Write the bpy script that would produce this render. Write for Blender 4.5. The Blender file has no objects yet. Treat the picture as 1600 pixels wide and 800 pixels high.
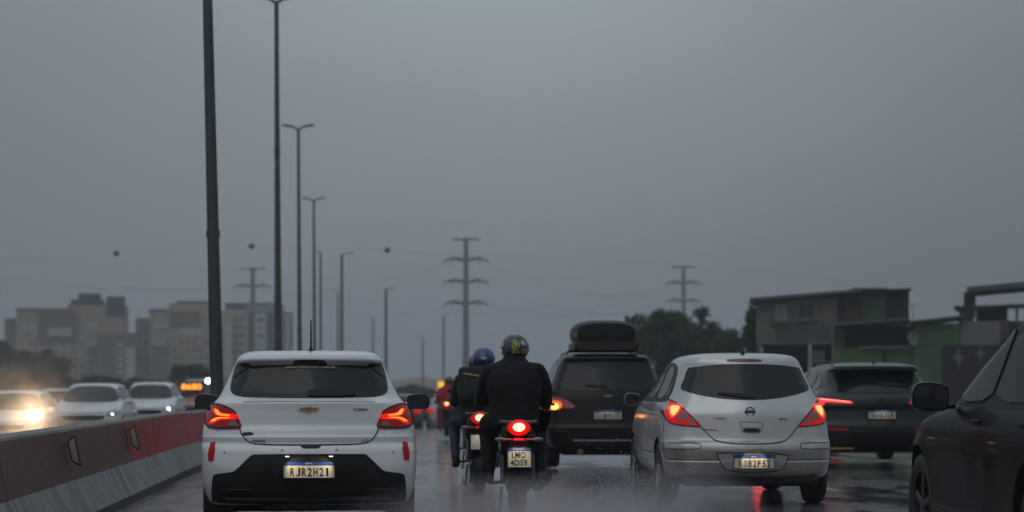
import bpy, bmesh, math, random
import numpy as np
from mathutils import Vector, Matrix, Euler, noise
from mathutils.bvhtree import BVHTree
from mathutils.geometry import delaunay_2d_cdt

SC = bpy.context.scene
COL = SC.collection
R = math.radians
PI = math.pi

# ------------------------------------------------------------------ camera
FPX, HZ, CAMH = 3200.0, 601.0, 1.2
cam_d = bpy.data.cameras.new("camera")
cam = bpy.data.objects.new("camera", cam_d)
COL.objects.link(cam)
cam.location = (0, 0, CAMH)
cam.rotation_euler = (R(90), 0, 0)
cam_d.sensor_width = 36
cam_d.lens = 72
cam_d.shift_y = 201.0 / 1600.0
cam_d.clip_start = 0.3
cam_d.clip_end = 4000
cam_d.dof.use_dof = True
cam_d.dof.focus_distance = 17.0
cam_d.dof.aperture_fstop = 2.0
SC.camera = cam

# ------------------------------------------------------------------ view
SC.view_settings.view_transform = 'Standard'
SC.view_settings.look = 'None'
SC.view_settings.gamma = 1
SC.view_settings.use_curve_mapping = False
SC.view_settings.exposure = 0.0
SC.render.engine = 'CYCLES'
SC.cycles.use_denoising = True
SC.cycles.max_bounces = 7
SC.cycles.volume_bounces = 1
SC.cycles.sample_clamp_indirect = 4
SC.cycles.caustics_reflective = False
SC.cycles.caustics_refractive = False

# ------------------------------------------------------------------ world
SUN_EL, SUN_ROT = R(12), R(205)
SKY_HOR, SKY_ZEN = (0.172, 0.184, 0.210), (0.62, 0.69, 0.76)
w = bpy.data.worlds.new("World")
SC.world = w
w.use_nodes = True
nt = w.node_tree
for n in list(nt.nodes):
    nt.nodes.remove(n)
out = nt.nodes.new('ShaderNodeOutputWorld')
bg = nt.nodes.new('ShaderNodeBackground')
bg.inputs['Strength'].default_value = 1.0
sky = nt.nodes.new('ShaderNodeTexSky')
sky.sky_type = 'NISHITA'
sky.sun_disc = False
sky.sun_elevation = SUN_EL
sky.sun_rotation = SUN_ROT
sky.air_density = 2.0
sky.dust_density = 3.0
skm = nt.nodes.new('ShaderNodeVectorMath')
skm.operation = 'SCALE'
skm.inputs['Scale'].default_value = 0.05
nt.links.new(sky.outputs[0], skm.inputs[0])
tc = nt.nodes.new('ShaderNodeTexCoord')
sep = nt.nodes.new('ShaderNodeSeparateXYZ')
nt.links.new(tc.outputs['Generated'], sep.inputs[0])
# rain cloud deck: broad soft mottling over a gradient that brightens towards the zenith
nz = nt.nodes.new('ShaderNodeTexNoise')
nz.inputs['Scale'].default_value = 2.8
nz.inputs['Detail'].default_value = 3.0
nz.inputs['Roughness'].default_value = 0.45
mp = nt.nodes.new('ShaderNodeMapping')
mp.inputs['Scale'].default_value = (1, 1, 2.4)
mp.inputs['Location'].default_value = (3.1, 1.7, 0.4)
nt.links.new(tc.outputs['Generated'], mp.inputs[0])
nt.links.new(mp.outputs[0], nz.inputs['Vector'])
ramp = nt.nodes.new('ShaderNodeValToRGB')
e = ramp.color_ramp.elements
e[0].position = 0.0
e[0].color = (*SKY_HOR, 1)
e[1].position = 1.0
e[1].color = (*SKY_ZEN, 1)
m1 = ramp.color_ramp.elements.new(0.07)
m1.color = (0.226, 0.246, 0.280, 1)
m2 = ramp.color_ramp.elements.new(0.19)
m2.color = (0.318, 0.366, 0.408, 1)
nt.links.new(sep.outputs['Z'], ramp.inputs[0])
mr = nt.nodes.new('ShaderNodeMapRange')
mr.inputs['From Min'].default_value = 0.3
mr.inputs['From Max'].default_value = 0.7
mr.inputs['To Min'].default_value = 0.92
mr.inputs['To Max'].default_value = 1.08
nt.links.new(nz.outputs['Fac'], mr.inputs['Value'])
# lens vignette painted into the sky: dims to both sides, most to the right
mxr = nt.nodes.new('ShaderNodeMapRange')
mxr.inputs['From Min'].default_value = -0.3
mxr.inputs['From Max'].default_value = 0.3
nt.links.new(sep.outputs['X'], mxr.inputs['Value'])
mx = nt.nodes.new('ShaderNodeValToRGB')
mx.color_ramp.interpolation = 'EASE'
for k_, (p_, v_) in enumerate(((0.0, 0.78), (0.5, 1.0), (1.0, 0.64))):
    el_ = mx.color_ramp.elements[k_] if k_ < 2 else mx.color_ramp.elements.new(p_)
    el_.position = p_
    el_.color = (v_, v_, v_, 1)
nt.links.new(mxr.outputs[0], mx.inputs[0])
mu = nt.nodes.new('ShaderNodeMath')
mu.operation = 'MULTIPLY'
nt.links.new(mr.outputs[0], mu.inputs[0])
nt.links.new(mx.outputs[0], mu.inputs[1])
vs = nt.nodes.new('ShaderNodeVectorMath')
vs.operation = 'SCALE'
nt.links.new(ramp.outputs[0], vs.inputs[0])
nt.links.new(mu.outputs[0], vs.inputs['Scale'])
mix = nt.nodes.new('ShaderNodeMix')
mix.data_type = 'RGBA'
mix.inputs['Factor'].default_value = 0.94
nt.links.new(skm.outputs[0], mix.inputs[6])
nt.links.new(vs.outputs[0], mix.inputs[7])
nt.links.new(mix.outputs[2], bg.inputs['Color'])
nt.links.new(bg.outputs[0], out.inputs[0])

sl = bpy.data.lights.new("sun", 'SUN')
sl.energy = 0.16
sl.angle = R(40)
sl.color = (1.0, 0.97, 0.93)
so = bpy.data.objects.new("sun", sl)
COL.objects.link(so)
_a = SUN_ROT
so.rotation_euler = Vector((math.sin(_a) * math.cos(R(55)), math.cos(_a) * math.cos(R(55)), math.sin(R(55)))).to_track_quat('Z', 'Y').to_euler()


# ------------------------------------------------------------------ helpers
def P(px, py, d):
    return Vector(((px - 800) * d / FPX, d, CAMH + (HZ - py) * d / FPX))


def tag(o, label=None, cat=None, group=None, kind=None):
    if label: o['label'] = label
    if cat: o['category'] = cat
    if group: o['group'] = group
    if kind: o['kind'] = kind
    return o


def empty(name, loc=(0, 0, 0), rz=0.0, label=None, cat=None, group=None, tilt=0.0):
    o = bpy.data.objects.new(name, None)
    COL.objects.link(o)
    o.location = loc
    o.rotation_euler = (0, tilt, rz)
    o.empty_display_size = 0.2
    return tag(o, label, cat, group)


def link(name, me, mats, parent=None, smooth=True):
    if not isinstance(mats, (list, tuple)): mats = [mats]
    for m in mats: me.materials.append(m)
    o = bpy.data.objects.new(name, me)
    COL.objects.link(o)
    if parent is not None: o.parent = parent
    return o


def smooth_mesh(me, ang=35):
    me.polygons.foreach_set('use_smooth', [True] * len(me.polygons))
    try:
        me.set_sharp_from_angle(angle=R(ang))
    except Exception:
        pass


def obj(name, bm, mats, parent=None, smooth=30):
    me = bpy.data.meshes.new(name)
    bmesh.ops.recalc_face_normals(bm, faces=bm.faces[:])
    bm.to_mesh(me)
    bm.free()
    if smooth: smooth_mesh(me, smooth)
    return link(name, me, mats, parent)


def copy_tree(o, parent=None):
    c = o.copy()
    COL.objects.link(c)
    c.parent = parent
    for ch in list(o.children):
        copy_tree(ch, c)
    return c


def NB(): return bmesh.new()


def xf(bm, verts, M):
    bmesh.ops.transform(bm, matrix=M, verts=verts)


def box(bm, c, s, rot=None, bev=0.0, seg=2):
    r = bmesh.ops.create_cube(bm, size=1.0)
    vs_ = r['verts']
    bmesh.ops.scale(bm, vec=s, verts=vs_)
    if bev > 0:
        es = list({e_ for v in vs_ for e_ in v.link_edges})
        rb = bmesh.ops.bevel(bm, geom=es, offset=bev, segments=seg, affect='EDGES', profile=0.5)
        vs_ = list({v for f in rb['faces'] for v in f.verts} | {v for v in vs_ if v.is_valid})
    M = Matrix.Translation(Vector(c))
    if rot: M = M @ Euler(rot).to_matrix().to_4x4()
    xf(bm, vs_, M)
    return vs_


def tube(bm, pts, rad, n=10, cap=True):
    """tube along points; rad a number or a list; parallel-transported rings"""
    pts = [Vector(p) for p in pts]
    if not isinstance(rad, (list, tuple)): rad = [rad] * len(pts)
    rings = []
    up = None
    for i, p in enumerate(pts):
        if i == 0: t = pts[1] - pts[0]
        elif i == len(pts) - 1: t = pts[-1] - pts[-2]
        else: t = (pts[i + 1] - pts[i]).normalized() + (pts[i] - pts[i - 1]).normalized()
        t.normalize()
        if up is None:
            a = Vector((0, 0, 1)) if abs(t.z) < 0.9 else Vector((1, 0, 0))
            up = a - t * a.dot(t)
        else:
            up = up - t * up.dot(t)
        up.normalize()
        s_ = t.cross(up)
        rings.append([bm.verts.new(p + (up * math.cos(2 * PI * k / n) + s_ * math.sin(2 * PI * k / n)) * rad[i]) for k in range(n)])
    for a, b in zip(rings, rings[1:]):
        for k in range(n):
            bm.faces.new((a[k], a[(k + 1) % n], b[(k + 1) % n], b[k]))
    if cap:
        bm.faces.new(rings[0][::-1])
        bm.faces.new(rings[-1])


def lathe(bm, prof, axis='z', n=32, c=(0, 0, 0), closed=False):
    """prof = [(radius, along)]"""
    c = Vector(c)
    rings = []
    for (r_, h) in prof:
        ring = []
        for k in range(n):
            a = 2 * PI * k / n
            u, v = r_ * math.cos(a), r_ * math.sin(a)
            p = {'z': (u, v, h), 'x': (h, u, v), 'y': (u, h, v)}[axis]
            ring.append(bm.verts.new(c + Vector(p)))
        rings.append(ring)
    prs = list(zip(rings, rings[1:]))
    if closed: prs.append((rings[-1], rings[0]))
    for a, b in prs:
        for k in range(n):
            bm.faces.new((a[k], a[(k + 1) % n], b[(k + 1) % n], b[k]))
    if not closed:
        for ring, (r_, h) in ((rings[0], prof[0]), (rings[-1], prof[-1])):
            if r_ > 1e-4: bm.faces.new(ring)
    return rings


def prism(bm, pts2, y0, y1, plane='xz'):
    """extrude a 2D outline; plane xz extrudes along y, yz along x, xy along z"""
    def mk(p, t):
        if plane == 'xz': return (p[0], t, p[1])
        if plane == 'yz': return (t, p[0], p[1])
        return (p[0], p[1], t)
    a = [bm.verts.new(mk(p, y0)) for p in pts2]
    b = [bm.verts.new(mk(p, y1)) for p in pts2]
    bm.faces.new(a)
    bm.faces.new(b[::-1])
    n = len(pts2)
    for i in range(n):
        bm.faces.new((a[i], b[i], b[(i + 1) % n], a[(i + 1) % n]))
    return a + b


def ell(bm, c, r, seg=20, ring=14, rot=None):
    q = bmesh.ops.create_uvsphere(bm, u_segments=seg, v_segments=ring, radius=1.0)
    M = Matrix.Translation(Vector(c))
    if rot: M = M @ Euler(rot).to_matrix().to_4x4()
    M = M @ Matrix.Diagonal((*r, 1))
    xf(bm, q['verts'], M)
    return q['verts']


# ------------------------------------------------------------------ materials
_mats = {}


def mat(name, col, rough=0.5, metal=0.0, coat=0.0, spec=0.5, emis=None, es=0.0,
        nscale=0, ncol=None, nfac=0.5, bump=0.0, bscale=40.0, rvar=0.0, drops=0.0, alpha=None, crough=0.06, detail=5.0, ior=None):
    if name in _mats: return _mats[name]
    m = bpy.data.materials.new(name)
    m.use_nodes = True
    t = m.node_tree
    b = t.nodes['Principled BSDF']
    b.inputs['Base Color'].default_value = (*col, 1)
    b.inputs['Roughness'].default_value = rough
    b.inputs['Metallic'].default_value = metal
    b.inputs['Coat Weight'].default_value = coat
    b.inputs['Coat Roughness'].default_value = crough
    b.inputs['Specular IOR Level'].default_value = spec
    if ior: b.inputs['IOR'].default_value = ior
    if emis:
        b.inputs['Emission Color'].default_value = (*emis, 1)
        b.inputs['Emission Strength'].default_value = es
    tcn = t.nodes.new('ShaderNodeTexCoord')
    if nscale:
        n1 = t.nodes.new('ShaderNodeTexNoise')
        n1.inputs['Scale'].default_value = nscale
        n1.inputs['Detail'].default_value = detail
        t.links.new(tcn.outputs['Object'], n1.inputs['Vector'])
        rp = t.nodes.new('ShaderNodeValToRGB')
        rp.color_ramp.elements[0].position = 0.35
        rp.color_ramp.elements[1].position = 0.68
        c2 = ncol or tuple(c_ * 0.6 for c_ in col)
        rp.color_ramp.elements[0].color = (*col, 1)
        rp.color_ramp.elements[1].color = (*[col[i] * (1 - nfac) + c2[i] * nfac for i in range(3)], 1)
        t.links.new(n1.outputs['Fac'], rp.inputs[0])
        t.links.new(rp.outputs[0], b.inputs['Base Color'])
        if rvar:
            q = t.nodes.new('ShaderNodeMapRange')
            q.inputs['From Min'].default_value = 0.35
            q.inputs['From Max'].default_value = 0.65
            q.inputs['To Min'].default_value = max(0.02, rough - rvar)
            q.inputs['To Max'].default_value = min(1, rough + rvar)
            t.links.new(n1.outputs['Fac'], q.inputs['Value'])
            t.links.new(q.outputs[0], b.inputs['Roughness'])
    last = None
    if bump:
        n2 = t.nodes.new('ShaderNodeTexNoise')
        n2.inputs['Scale'].default_value = bscale
        n2.inputs['Detail'].default_value = 4
        t.links.new(tcn.outputs['Object'], n2.inputs['Vector'])
        bp = t.nodes.new('ShaderNodeBump')
        bp.inputs['Strength'].default_value = bump
        bp.inputs['Distance'].default_value = 0.02
        t.links.new(n2.outputs['Fac'], bp.inputs['Height'])
        last = bp
    if drops:
        vo = t.nodes.new('ShaderNodeTexVoronoi')
        vo.inputs['Scale'].default_value = 70
        t.links.new(tcn.outputs['Object'], vo.inputs['Vector'])
        q = t.nodes.new('ShaderNodeMapRange')
        q.inputs['From Min'].default_value = 0.0
        q.inputs['From Max'].default_value = 0.30
        q.inputs['To Min'].default_value = 1.0
        q.inputs['To Max'].default_value = 0.0
        t.links.new(vo.outputs['Distance'], q.inputs['Value'])
        bp = t.nodes.new('ShaderNodeBump')
        bp.inputs['Strength'].default_value = drops
        bp.inputs['Distance'].default_value = 0.004
        t.links.new(q.outputs[0], bp.inputs['Height'])
        if last: t.links.new(last.outputs[0], bp.inputs['Normal'])
        last = bp
    if last:
        t.links.new(last.outputs[0], b.inputs['Normal'])
        if coat: t.links.new(last.outputs[0], b.inputs['Coat Normal'])
    _mats[name] = m
    return m


def grime(m, z0, z1, col, amount=0.6):
    """road dirt thrown up the lower panels: a film with its own ragged edge"""
    t = m.node_tree
    b = t.nodes['Principled BSDF']
    tcn = t.nodes.new('ShaderNodeTexCoord')
    se = t.nodes.new('ShaderNodeSeparateXYZ')
    t.links.new(tcn.outputs['Object'], se.inputs[0])
    q = t.nodes.new('ShaderNodeMapRange')
    q.inputs['From Min'].default_value = z1
    q.inputs['From Max'].default_value = z0
    t.links.new(se.outputs['Z'], q.inputs['Value'])
    n = t.nodes.new('ShaderNodeTexNoise')
    n.inputs['Scale'].default_value = 5
    n.inputs['Detail'].default_value = 8
    t.links.new(tcn.outputs['Object'], n.inputs['Vector'])
    mu_ = t.nodes.new('ShaderNodeMath')
    mu_.operation = 'MULTIPLY'
    t.links.new(q.outputs[0], mu_.inputs[0])
    t.links.new(n.outputs['Fac'], mu_.inputs[1])
    mu2 = t.nodes.new('ShaderNodeMath')
    mu2.operation = 'MULTIPLY'
    mu2.use_clamp = True
    mu2.inputs[1].default_value = 2 * amount
    t.links.new(mu_.outputs[0], mu2.inputs[0])
    mi = t.nodes.new('ShaderNodeMix')
    mi.data_type = 'RGBA'
    src = b.inputs['Base Color'].links[0].from_socket if b.inputs['Base Color'].links else None
    if src: t.links.new(src, mi.inputs[6])
    else: mi.inputs[6].default_value = b.inputs['Base Color'].default_value
    mi.inputs[7].default_value = (*col, 1)
    t.links.new(mu2.outputs[0], mi.inputs['Factor'])
    t.links.new(mi.outputs[2], b.inputs['Base Color'])
    return m


M_RUB = mat('tyre_rubber', (0.014, 0.014, 0.015), 0.55, nscale=9, ncol=(0.03, 0.03, 0.03), bump=0.3, bscale=60)
M_RIM = mat('alloy_grey', (0.28, 0.29, 0.30), 0.35, 0.8, nscale=12, rvar=0.1)
M_RIMD = mat('alloy_dark', (0.06, 0.06, 0.065), 0.4, 0.7, nscale=12)
M_BLKP = mat('black_plastic', (0.010, 0.010, 0.011), 0.5, spec=0.25, nscale=7, ncol=(0.03, 0.03, 0.032), bump=0.15, bscale=150)
M_BLKG = mat('gloss_black', (0.005, 0.005, 0.006), 0.15, spec=0.25, coat=0.15, drops=0.25)
M_UNDER = mat('underbody', (0.007, 0.007, 0.008), 0.8, nscale=6, ncol=(0.02, 0.018, 0.016))
M_GLASS = mat('tinted_glass', (0.008, 0.010, 0.012), 0.10, spec=0.42, nscale=3, ncol=(0.014, 0.016, 0.018), drops=0.35)
M_GLASS2 = mat('windscreen_glass', (0.016, 0.020, 0.022), 0.12, spec=0.22, nscale=2.5, ncol=(0.035, 0.04, 0.04), drops=0.2)
M_CHROME = mat('chrome', (0.6, 0.6, 0.6), 0.15, 1.0, nscale=15, rvar=0.05)
M_MIRGL = mat('mirror_glass', (0.16, 0.17, 0.18), 0.05, 1.0, nscale=4)
M_LENSR = mat('lens_red', (0.16, 0.004, 0.006), 0.08, coat=1.0, emis=(1, 0.02, 0.02), es=0.05, drops=0.2)
M_LENSD = mat('lens_dark_red', (0.05, 0.006, 0.008), 0.1, coat=1.0, drops=0.2)
M_LENSC = mat('lens_clear', (0.20, 0.17, 0.17), 0.15, coat=1.0, nscale=60)
M_REFL = mat('reflector_red', (0.30, 0.003, 0.006), 0.3, spec=0.2, emis=(1, 0.004, 0.01), es=0.05, nscale=90)  # faint glow put into the red; the reflector is no lamp
M_SEAM = mat('panel_gap', (0.015, 0.015, 0.016), 0.7)
M_PLATE = mat('plate_white', (0.74, 0.70, 0.58), 0.35, nscale=14, ncol=(0.60, 0.56, 0.46))
M_PLATE2 = mat('plate_unlit', (0.62, 0.60, 0.50), 0.4, nscale=14, ncol=(0.5, 0.48, 0.42))
M_PBLUE = mat('plate_blue', (0.03, 0.08, 0.42), 0.35, nscale=20)
M_PTXT = mat('plate_lettering', (0.02, 0.02, 0.022), 0.5)
M_WTXT = mat('white_lettering', (0.75, 0.76, 0.78), 0.5)
M_HL = mat('headlamp_lit', (1, 1, 1), 0.3, emis=(1.0, 0.82, 0.55), es=60)
M_HLW = mat('lamp_white_lit', (1, 1, 1), 0.3, emis=(0.95, 0.97, 1.0), es=14)
M_HLS = mat('headlamp_small', (1, 1, 1), 0.3, emis=(1.0, 0.85, 0.65), es=5)
M_BRK = mat('brake_lit_core', (0.6, 0.15, 0.02), 0.4, spec=0.2, emis=(1.0, 0.20, 0.025), es=1.9)
M_BRKR = mat('brake_lit_red', (0.5, 0.004, 0.004), 0.3, spec=0.2, emis=(1.0, 0.010, 0.006), es=0.9)
M_BIKEL = mat('bike_lamp_core', (1, 0.7, 0.5), 0.3, emis=(1.0, 0.50, 0.22), es=2.6)
M_BIKER = mat('bike_lamp_lens', (0.4, 0.004, 0.004), 0.3, spec=0.2, emis=(1.0, 0.004, 0.003), es=0.5)
M_AMB = mat('amber_lit', (1, 0.5, 0.1), 0.3, emis=(1.0, 0.36, 0.05), es=7)
M_AMBR = mat('amber_glow', (0.5, 0.06, 0.01), 0.3, emis=(1.0, 0.14, 0.012), es=1.0)


# ------------------------------------------------------------------ car tools
def pchip(y, m):
    y = np.asarray(y, float)
    n = len(y)
    d = np.diff(y, axis=0)
    sl_ = np.zeros_like(y)
    for i in range(1, n - 1):
        a, b = d[i - 1], d[i]
        with np.errstate(divide='ignore', invalid='ignore'):
            h = np.where(a * b > 0, 2 * a * b / (a + b), 0)
        sl_[i] = np.nan_to_num(h)
    sl_[0], sl_[-1] = d[0], d[-1]
    o_ = []
    for i in range(n - 1):
        for k in range(m):
            t = k / m
            h00, h10 = 2 * t ** 3 - 3 * t ** 2 + 1, t ** 3 - 2 * t ** 2 + t
            h01, h11 = -2 * t ** 3 + 3 * t ** 2, t ** 3 - t ** 2
            o_.append(h00 * y[i] + h10 * sl_[i] + h01 * y[i + 1] + h11 * sl_[i + 1])
    o_.append(y[-1])
    return np.array(o_)


def outline(p):
    """plan outline of one slice; half from rear centre round to front centre"""
    w_, r_, bow, cx, cy, f_, fb, fcx, fcy = p
    pts = []
    for i in range(10):
        t = i / 10
        pts.append((t * (w_ - cx), r_ + bow * t * t))
    for i in range(10):
        a = PI / 2 * i / 9
        pts.append((w_ - cx + cx * math.sin(a), r_ + bow + cy - cy * math.cos(a)))
    y0, y1 = r_ + bow + cy, f_ - fb - fcy
    for i in range(1, 24):
        t = i / 24
        pts.append((w_ + 0.016 * w_ * math.sin(PI * t), y0 + (y1 - y0) * t))
    for i in range(8):
        a = PI / 2 * i / 7
        pts.append((w_ - fcx + fcx * math.cos(a), f_ - fb - fcy + fcy * math.sin(a)))
    for i in range(1, 10):
        t = 1 - i / 9
        pts.append((t * (w_ - fcx), f_ - fb * t * t))
    return pts


def car_body(knots, m=5, arches=(), aw=0.9):
    K = pchip(np.array(knots), m)
    bm = NB()
    rings = []
    for row in K:
        z = row[0]
        half = outline(row[1:])
        full = half + [(-x, y) for (x, y) in half[-2:0:-1]]
        rings.append([bm.verts.new((x, y, z)) for x, y in full])
    n = len(rings[0])
    for a, b in zip(rings, rings[1:]):
        for k in range(n):
            bm.faces.new((a[k], a[(k + 1) % n], b[(k + 1) % n], b[k]))
    bm.faces.new(rings[0][::-1])
    bm.faces.new(rings[-1])
    bmesh.ops.recalc_face_normals(bm, faces=bm.faces[:])
    me = bpy.data.meshes.new('body')
    bm.to_mesh(me)
    bm.free()
    ob = bpy.data.objects.new('tmp', me)
    COL.objects.link(ob)
    bm2 = NB()
    for (y, z, r_) in arches:
        for sx in (-1, 1):
            lathe(bm2, [(r_, sx * (aw - 0.30)), (r_, sx * (aw + 0.2))], 'x', 40, (0, y, z))
    if arches:
        bmesh.ops.recalc_face_normals(bm2, faces=bm2.faces[:])
        me2 = bpy.data.meshes.new('cut')
        bm2.to_mesh(me2)
        cut = bpy.data.objects.new('cut', me2)
        COL.objects.link(cut)
        md = ob.modifiers.new('b', 'BOOLEAN')
        md.operation = 'DIFFERENCE'
        md.object = cut
        md.solver = 'EXACT'
        dg = bpy.context.evaluated_depsgraph_get()
        me3 = bpy.data.meshes.new_from_object(ob.evaluated_get(dg))
        bpy.data.objects.remove(cut)
    else:
        me3 = me.copy()
    bm2.free()
    bpy.data.objects.remove(ob)
    me3.name = 'body'
    for p in me3.polygons:
        c = p.center
        for (y, z, r_) in arches:
            if (c.y - y) ** 2 + (c.z - z) ** 2 <= (r_ * 1.002) ** 2 and abs(c.x) < aw + 0.02 and abs(p.normal.x) < 0.9 or \
               ((c.y - y) ** 2 + (c.z - z) ** 2 <= (r_ * 0.99) ** 2 and abs(c.x) < aw - 0.28):
                p.material_index = 1
    # clean bvh from the uncut surface
    bmk = NB()
    bmk.from_mesh(me)
    bvh = BVHTree.FromBMesh(bmk)
    bmk.free()
    smooth_mesh(me3, 32)
    return me3, bvh


def chaikin(pts, it=2, keep=()):
    for _ in range(it):
        o_ = []
        n = len(pts)
        for i in range(n):
            a, b = pts[i], pts[(i + 1) % n]
            o_.append((a[0] * .75 + b[0] * .25, a[1] * .75 + b[1] * .25))
            o_.append((a[0] * .25 + b[0] * .75, a[1] * .25 + b[1] * .75))
        pts = o_
    return pts


def densify(pts, step):
    o_ = []
    n = len(pts)
    for i in range(n):
        a, b = Vector(pts[i]), Vector(pts[(i + 1) % n])
        k = max(1, int((b - a).length / step))
        for j in range(k):
            o_.append(tuple(a.lerp(b, j / k)))
    return o_


DIRS = {'rear': Vector((0, 1, 0)), 'front': Vector((0, -1, 0)), 'left': Vector((1, 0, 0)), 'right': Vector((-1, 0, 0))}


def proj(bvh, pts, side='rear', off=0.006, thick=0.014, step=0.04, rnd=2, bm=None):
    """a panel whose outline (metres, seen square-on) lies on the car's surface and follows it"""
    if rnd: pts = chaikin(pts, rnd)
    pts = densify(pts, step)
    n = len(pts)
    xs, zs = [p[0] for p in pts], [p[1] for p in pts]
    V = [Vector(p) for p in pts]
    gx = min(xs) + step / 2
    while gx < max(xs):
        gz = min(zs) + step / 2
        while gz < max(zs):
            V.append(Vector((gx, gz)))
            gz += step
        gx += step
    res = delaunay_2d_cdt(V, [], [list(range(n))], 1, 1e-5)
    own = bm is None
    if own: bm = NB()
    D = DIRS[side]
    out_ = []
    for v in res[0]:
        if side in ('rear', 'front'):
            o_ = Vector((v[0], 0, v[1])) - D * 9 if side == 'rear' else Vector((v[0], 12, v[1]))
            near = Vector((v[0], 0.3 if side == 'rear' else 3.9, v[1]))
        else:
            o_ = Vector((-3 if side == 'left' else 3, v[0], v[1]))
            near = Vector((-0.8 if side == 'left' else 0.8, v[0], v[1]))
        loc, nor, idx, dist = bvh.ray_cast(o_, D)
        if loc is None or nor.dot(D) > -0.05:
            loc, nor, idx, dist = bvh.find_nearest(near)
        if nor.dot(D) > 0 and nor.dot((near - Vector((0, 2, 0.8)))) < 0: nor = -nor
        out_.append((bm.verts.new(loc + nor * off), bm.verts.new(loc - nor * thick)))
    fs = []
    for f in res[2]:
        try:
            fs.append(bm.faces.new([out_[i][0] for i in f]))
        except ValueError:
            pass
    be = [e_ for f in fs for e_ in f.edges if len(e_.link_faces) == 1]
    bot = {a: b for a, b in out_}
    for e_ in set(be):
        a, b = e_.verts
        try:
            bm.faces.new((a, b, bot[b], bot[a]))
        except ValueError:
            pass
    for a, b in out_:
        if not b.link_faces: bm.verts.remove(b)
    if own:                                    # drop stray slivers, keep the one panel
        left, isl = set(bm.verts), []
        while left:
            st = [left.pop()]
            cur = list(st)
            while st:
                v = st.pop()
                for e_ in v.link_edges:
                    o2 = e_.other_vert(v)
                    if o2 in left:
                        left.discard(o2)
                        st.append(o2)
                        cur.append(o2)
            isl.append(cur)
        isl.sort(key=len)
        for cur in isl[:-1]:
            bmesh.ops.delete(bm, geom=cur, context='VERTS')
    return bm


def strip(bvh, line, width, side='rear', off=0.004, bm=None, step=0.03):
    """narrow seam following a polyline on the surface"""
    own = bm is None
    if own: bm = NB()
    D = DIRS[side]
    pts = []
    for a, b in zip(line, line[1:]):
        a, b = Vector(a), Vector(b)
        k = max(1, int((b - a).length / step))
        for j in range(k): pts.append(a.lerp(b, j / k))
    pts.append(Vector(line[-1]))
    prev = None
    for i, p in enumerate(pts):
        t = (pts[min(i + 1, len(pts) - 1)] - pts[max(i - 1, 0)]).normalized()
        nrm = Vector((-t[1], t[0])) * width / 2
        row = []
        for q in (p + nrm, p - nrm):
            if side in ('rear', 'front'):
                o_ = Vector((q[0], -9 if side == 'rear' else 12, q[1]))
                near = Vector((q[0], 0.3 if side == 'rear' else 3.9, q[1]))
            else:
                o_ = Vector((-3 if side == 'left' else 3, q[0], q[1]))
                near = Vector((-0.8 if side == 'left' else 0.8, q[0], q[1]))
            loc, nor, idx, dist = bvh.ray_cast(o_, D)
            if loc is None: loc, nor, idx, dist = bvh.find_nearest(near)
            if nor.dot(D) > 0: nor = -nor
            row.append(bm.verts.new(loc + nor * off))
        if prev: bm.faces.new((prev[0], row[0], row[1], prev[1]))
        prev = row
    return bm


def smline(pts, it=2):
    for _ in range(it):
        o_ = [pts[0]]
        for a, b in zip(pts, pts[1:]):
            o_.append((a[0] * .75 + b[0] * .25, a[1] * .75 + b[1] * .25))
            o_.append((a[0] * .25 + b[0] * .75, a[1] * .25 + b[1] * .75))
        o_.append(pts[-1])
        pts = o_
    return pts


def mir(pts): return [(-x, z) for x, z in pts]


def text_mesh(s_, size=1.0, width=None, height=None, depth=0.002, bold=0.0, align='CENTER', face='rear'):
    cu = bpy.data.curves.new('lettering', 'FONT')
    cu.body = s_
    cu.size = size
    cu.extrude = depth
    cu.offset = bold
    cu.align_x = align
    cu.align_y = 'CENTER'
    cu.resolution_u = 3
    o_ = bpy.data.objects.new('t', cu)
    COL.objects.link(o_)
    dg = bpy.context.evaluated_depsgraph_get()
    me = bpy.data.meshes.new_from_object(o_.evaluated_get(dg))
    bpy.data.objects.remove(o_)
    n = len(me.vertices)
    co = np.zeros(n * 3)
    me.vertices.foreach_get('co', co)
    co = co.reshape(-1, 3)
    lo, hi = co.min(0), co.max(0)
    co[:, 0] -= (lo[0] + hi[0]) / 2
    co[:, 1] -= (lo[1] + hi[1]) / 2
    if width: co[:, 0] *= width / (hi[0] - lo[0])
    if height: co[:, 1] *= height / (hi[1] - lo[1])
    new = np.stack([co[:, 0], -co[:, 2], co[:, 1]], 1)   # faces -y
    if face == 'front': new[:, 0] *= -1; new[:, 1] *= -1
    me.vertices.foreach_set('co', new.ravel())
    me.update()
    return me


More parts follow.
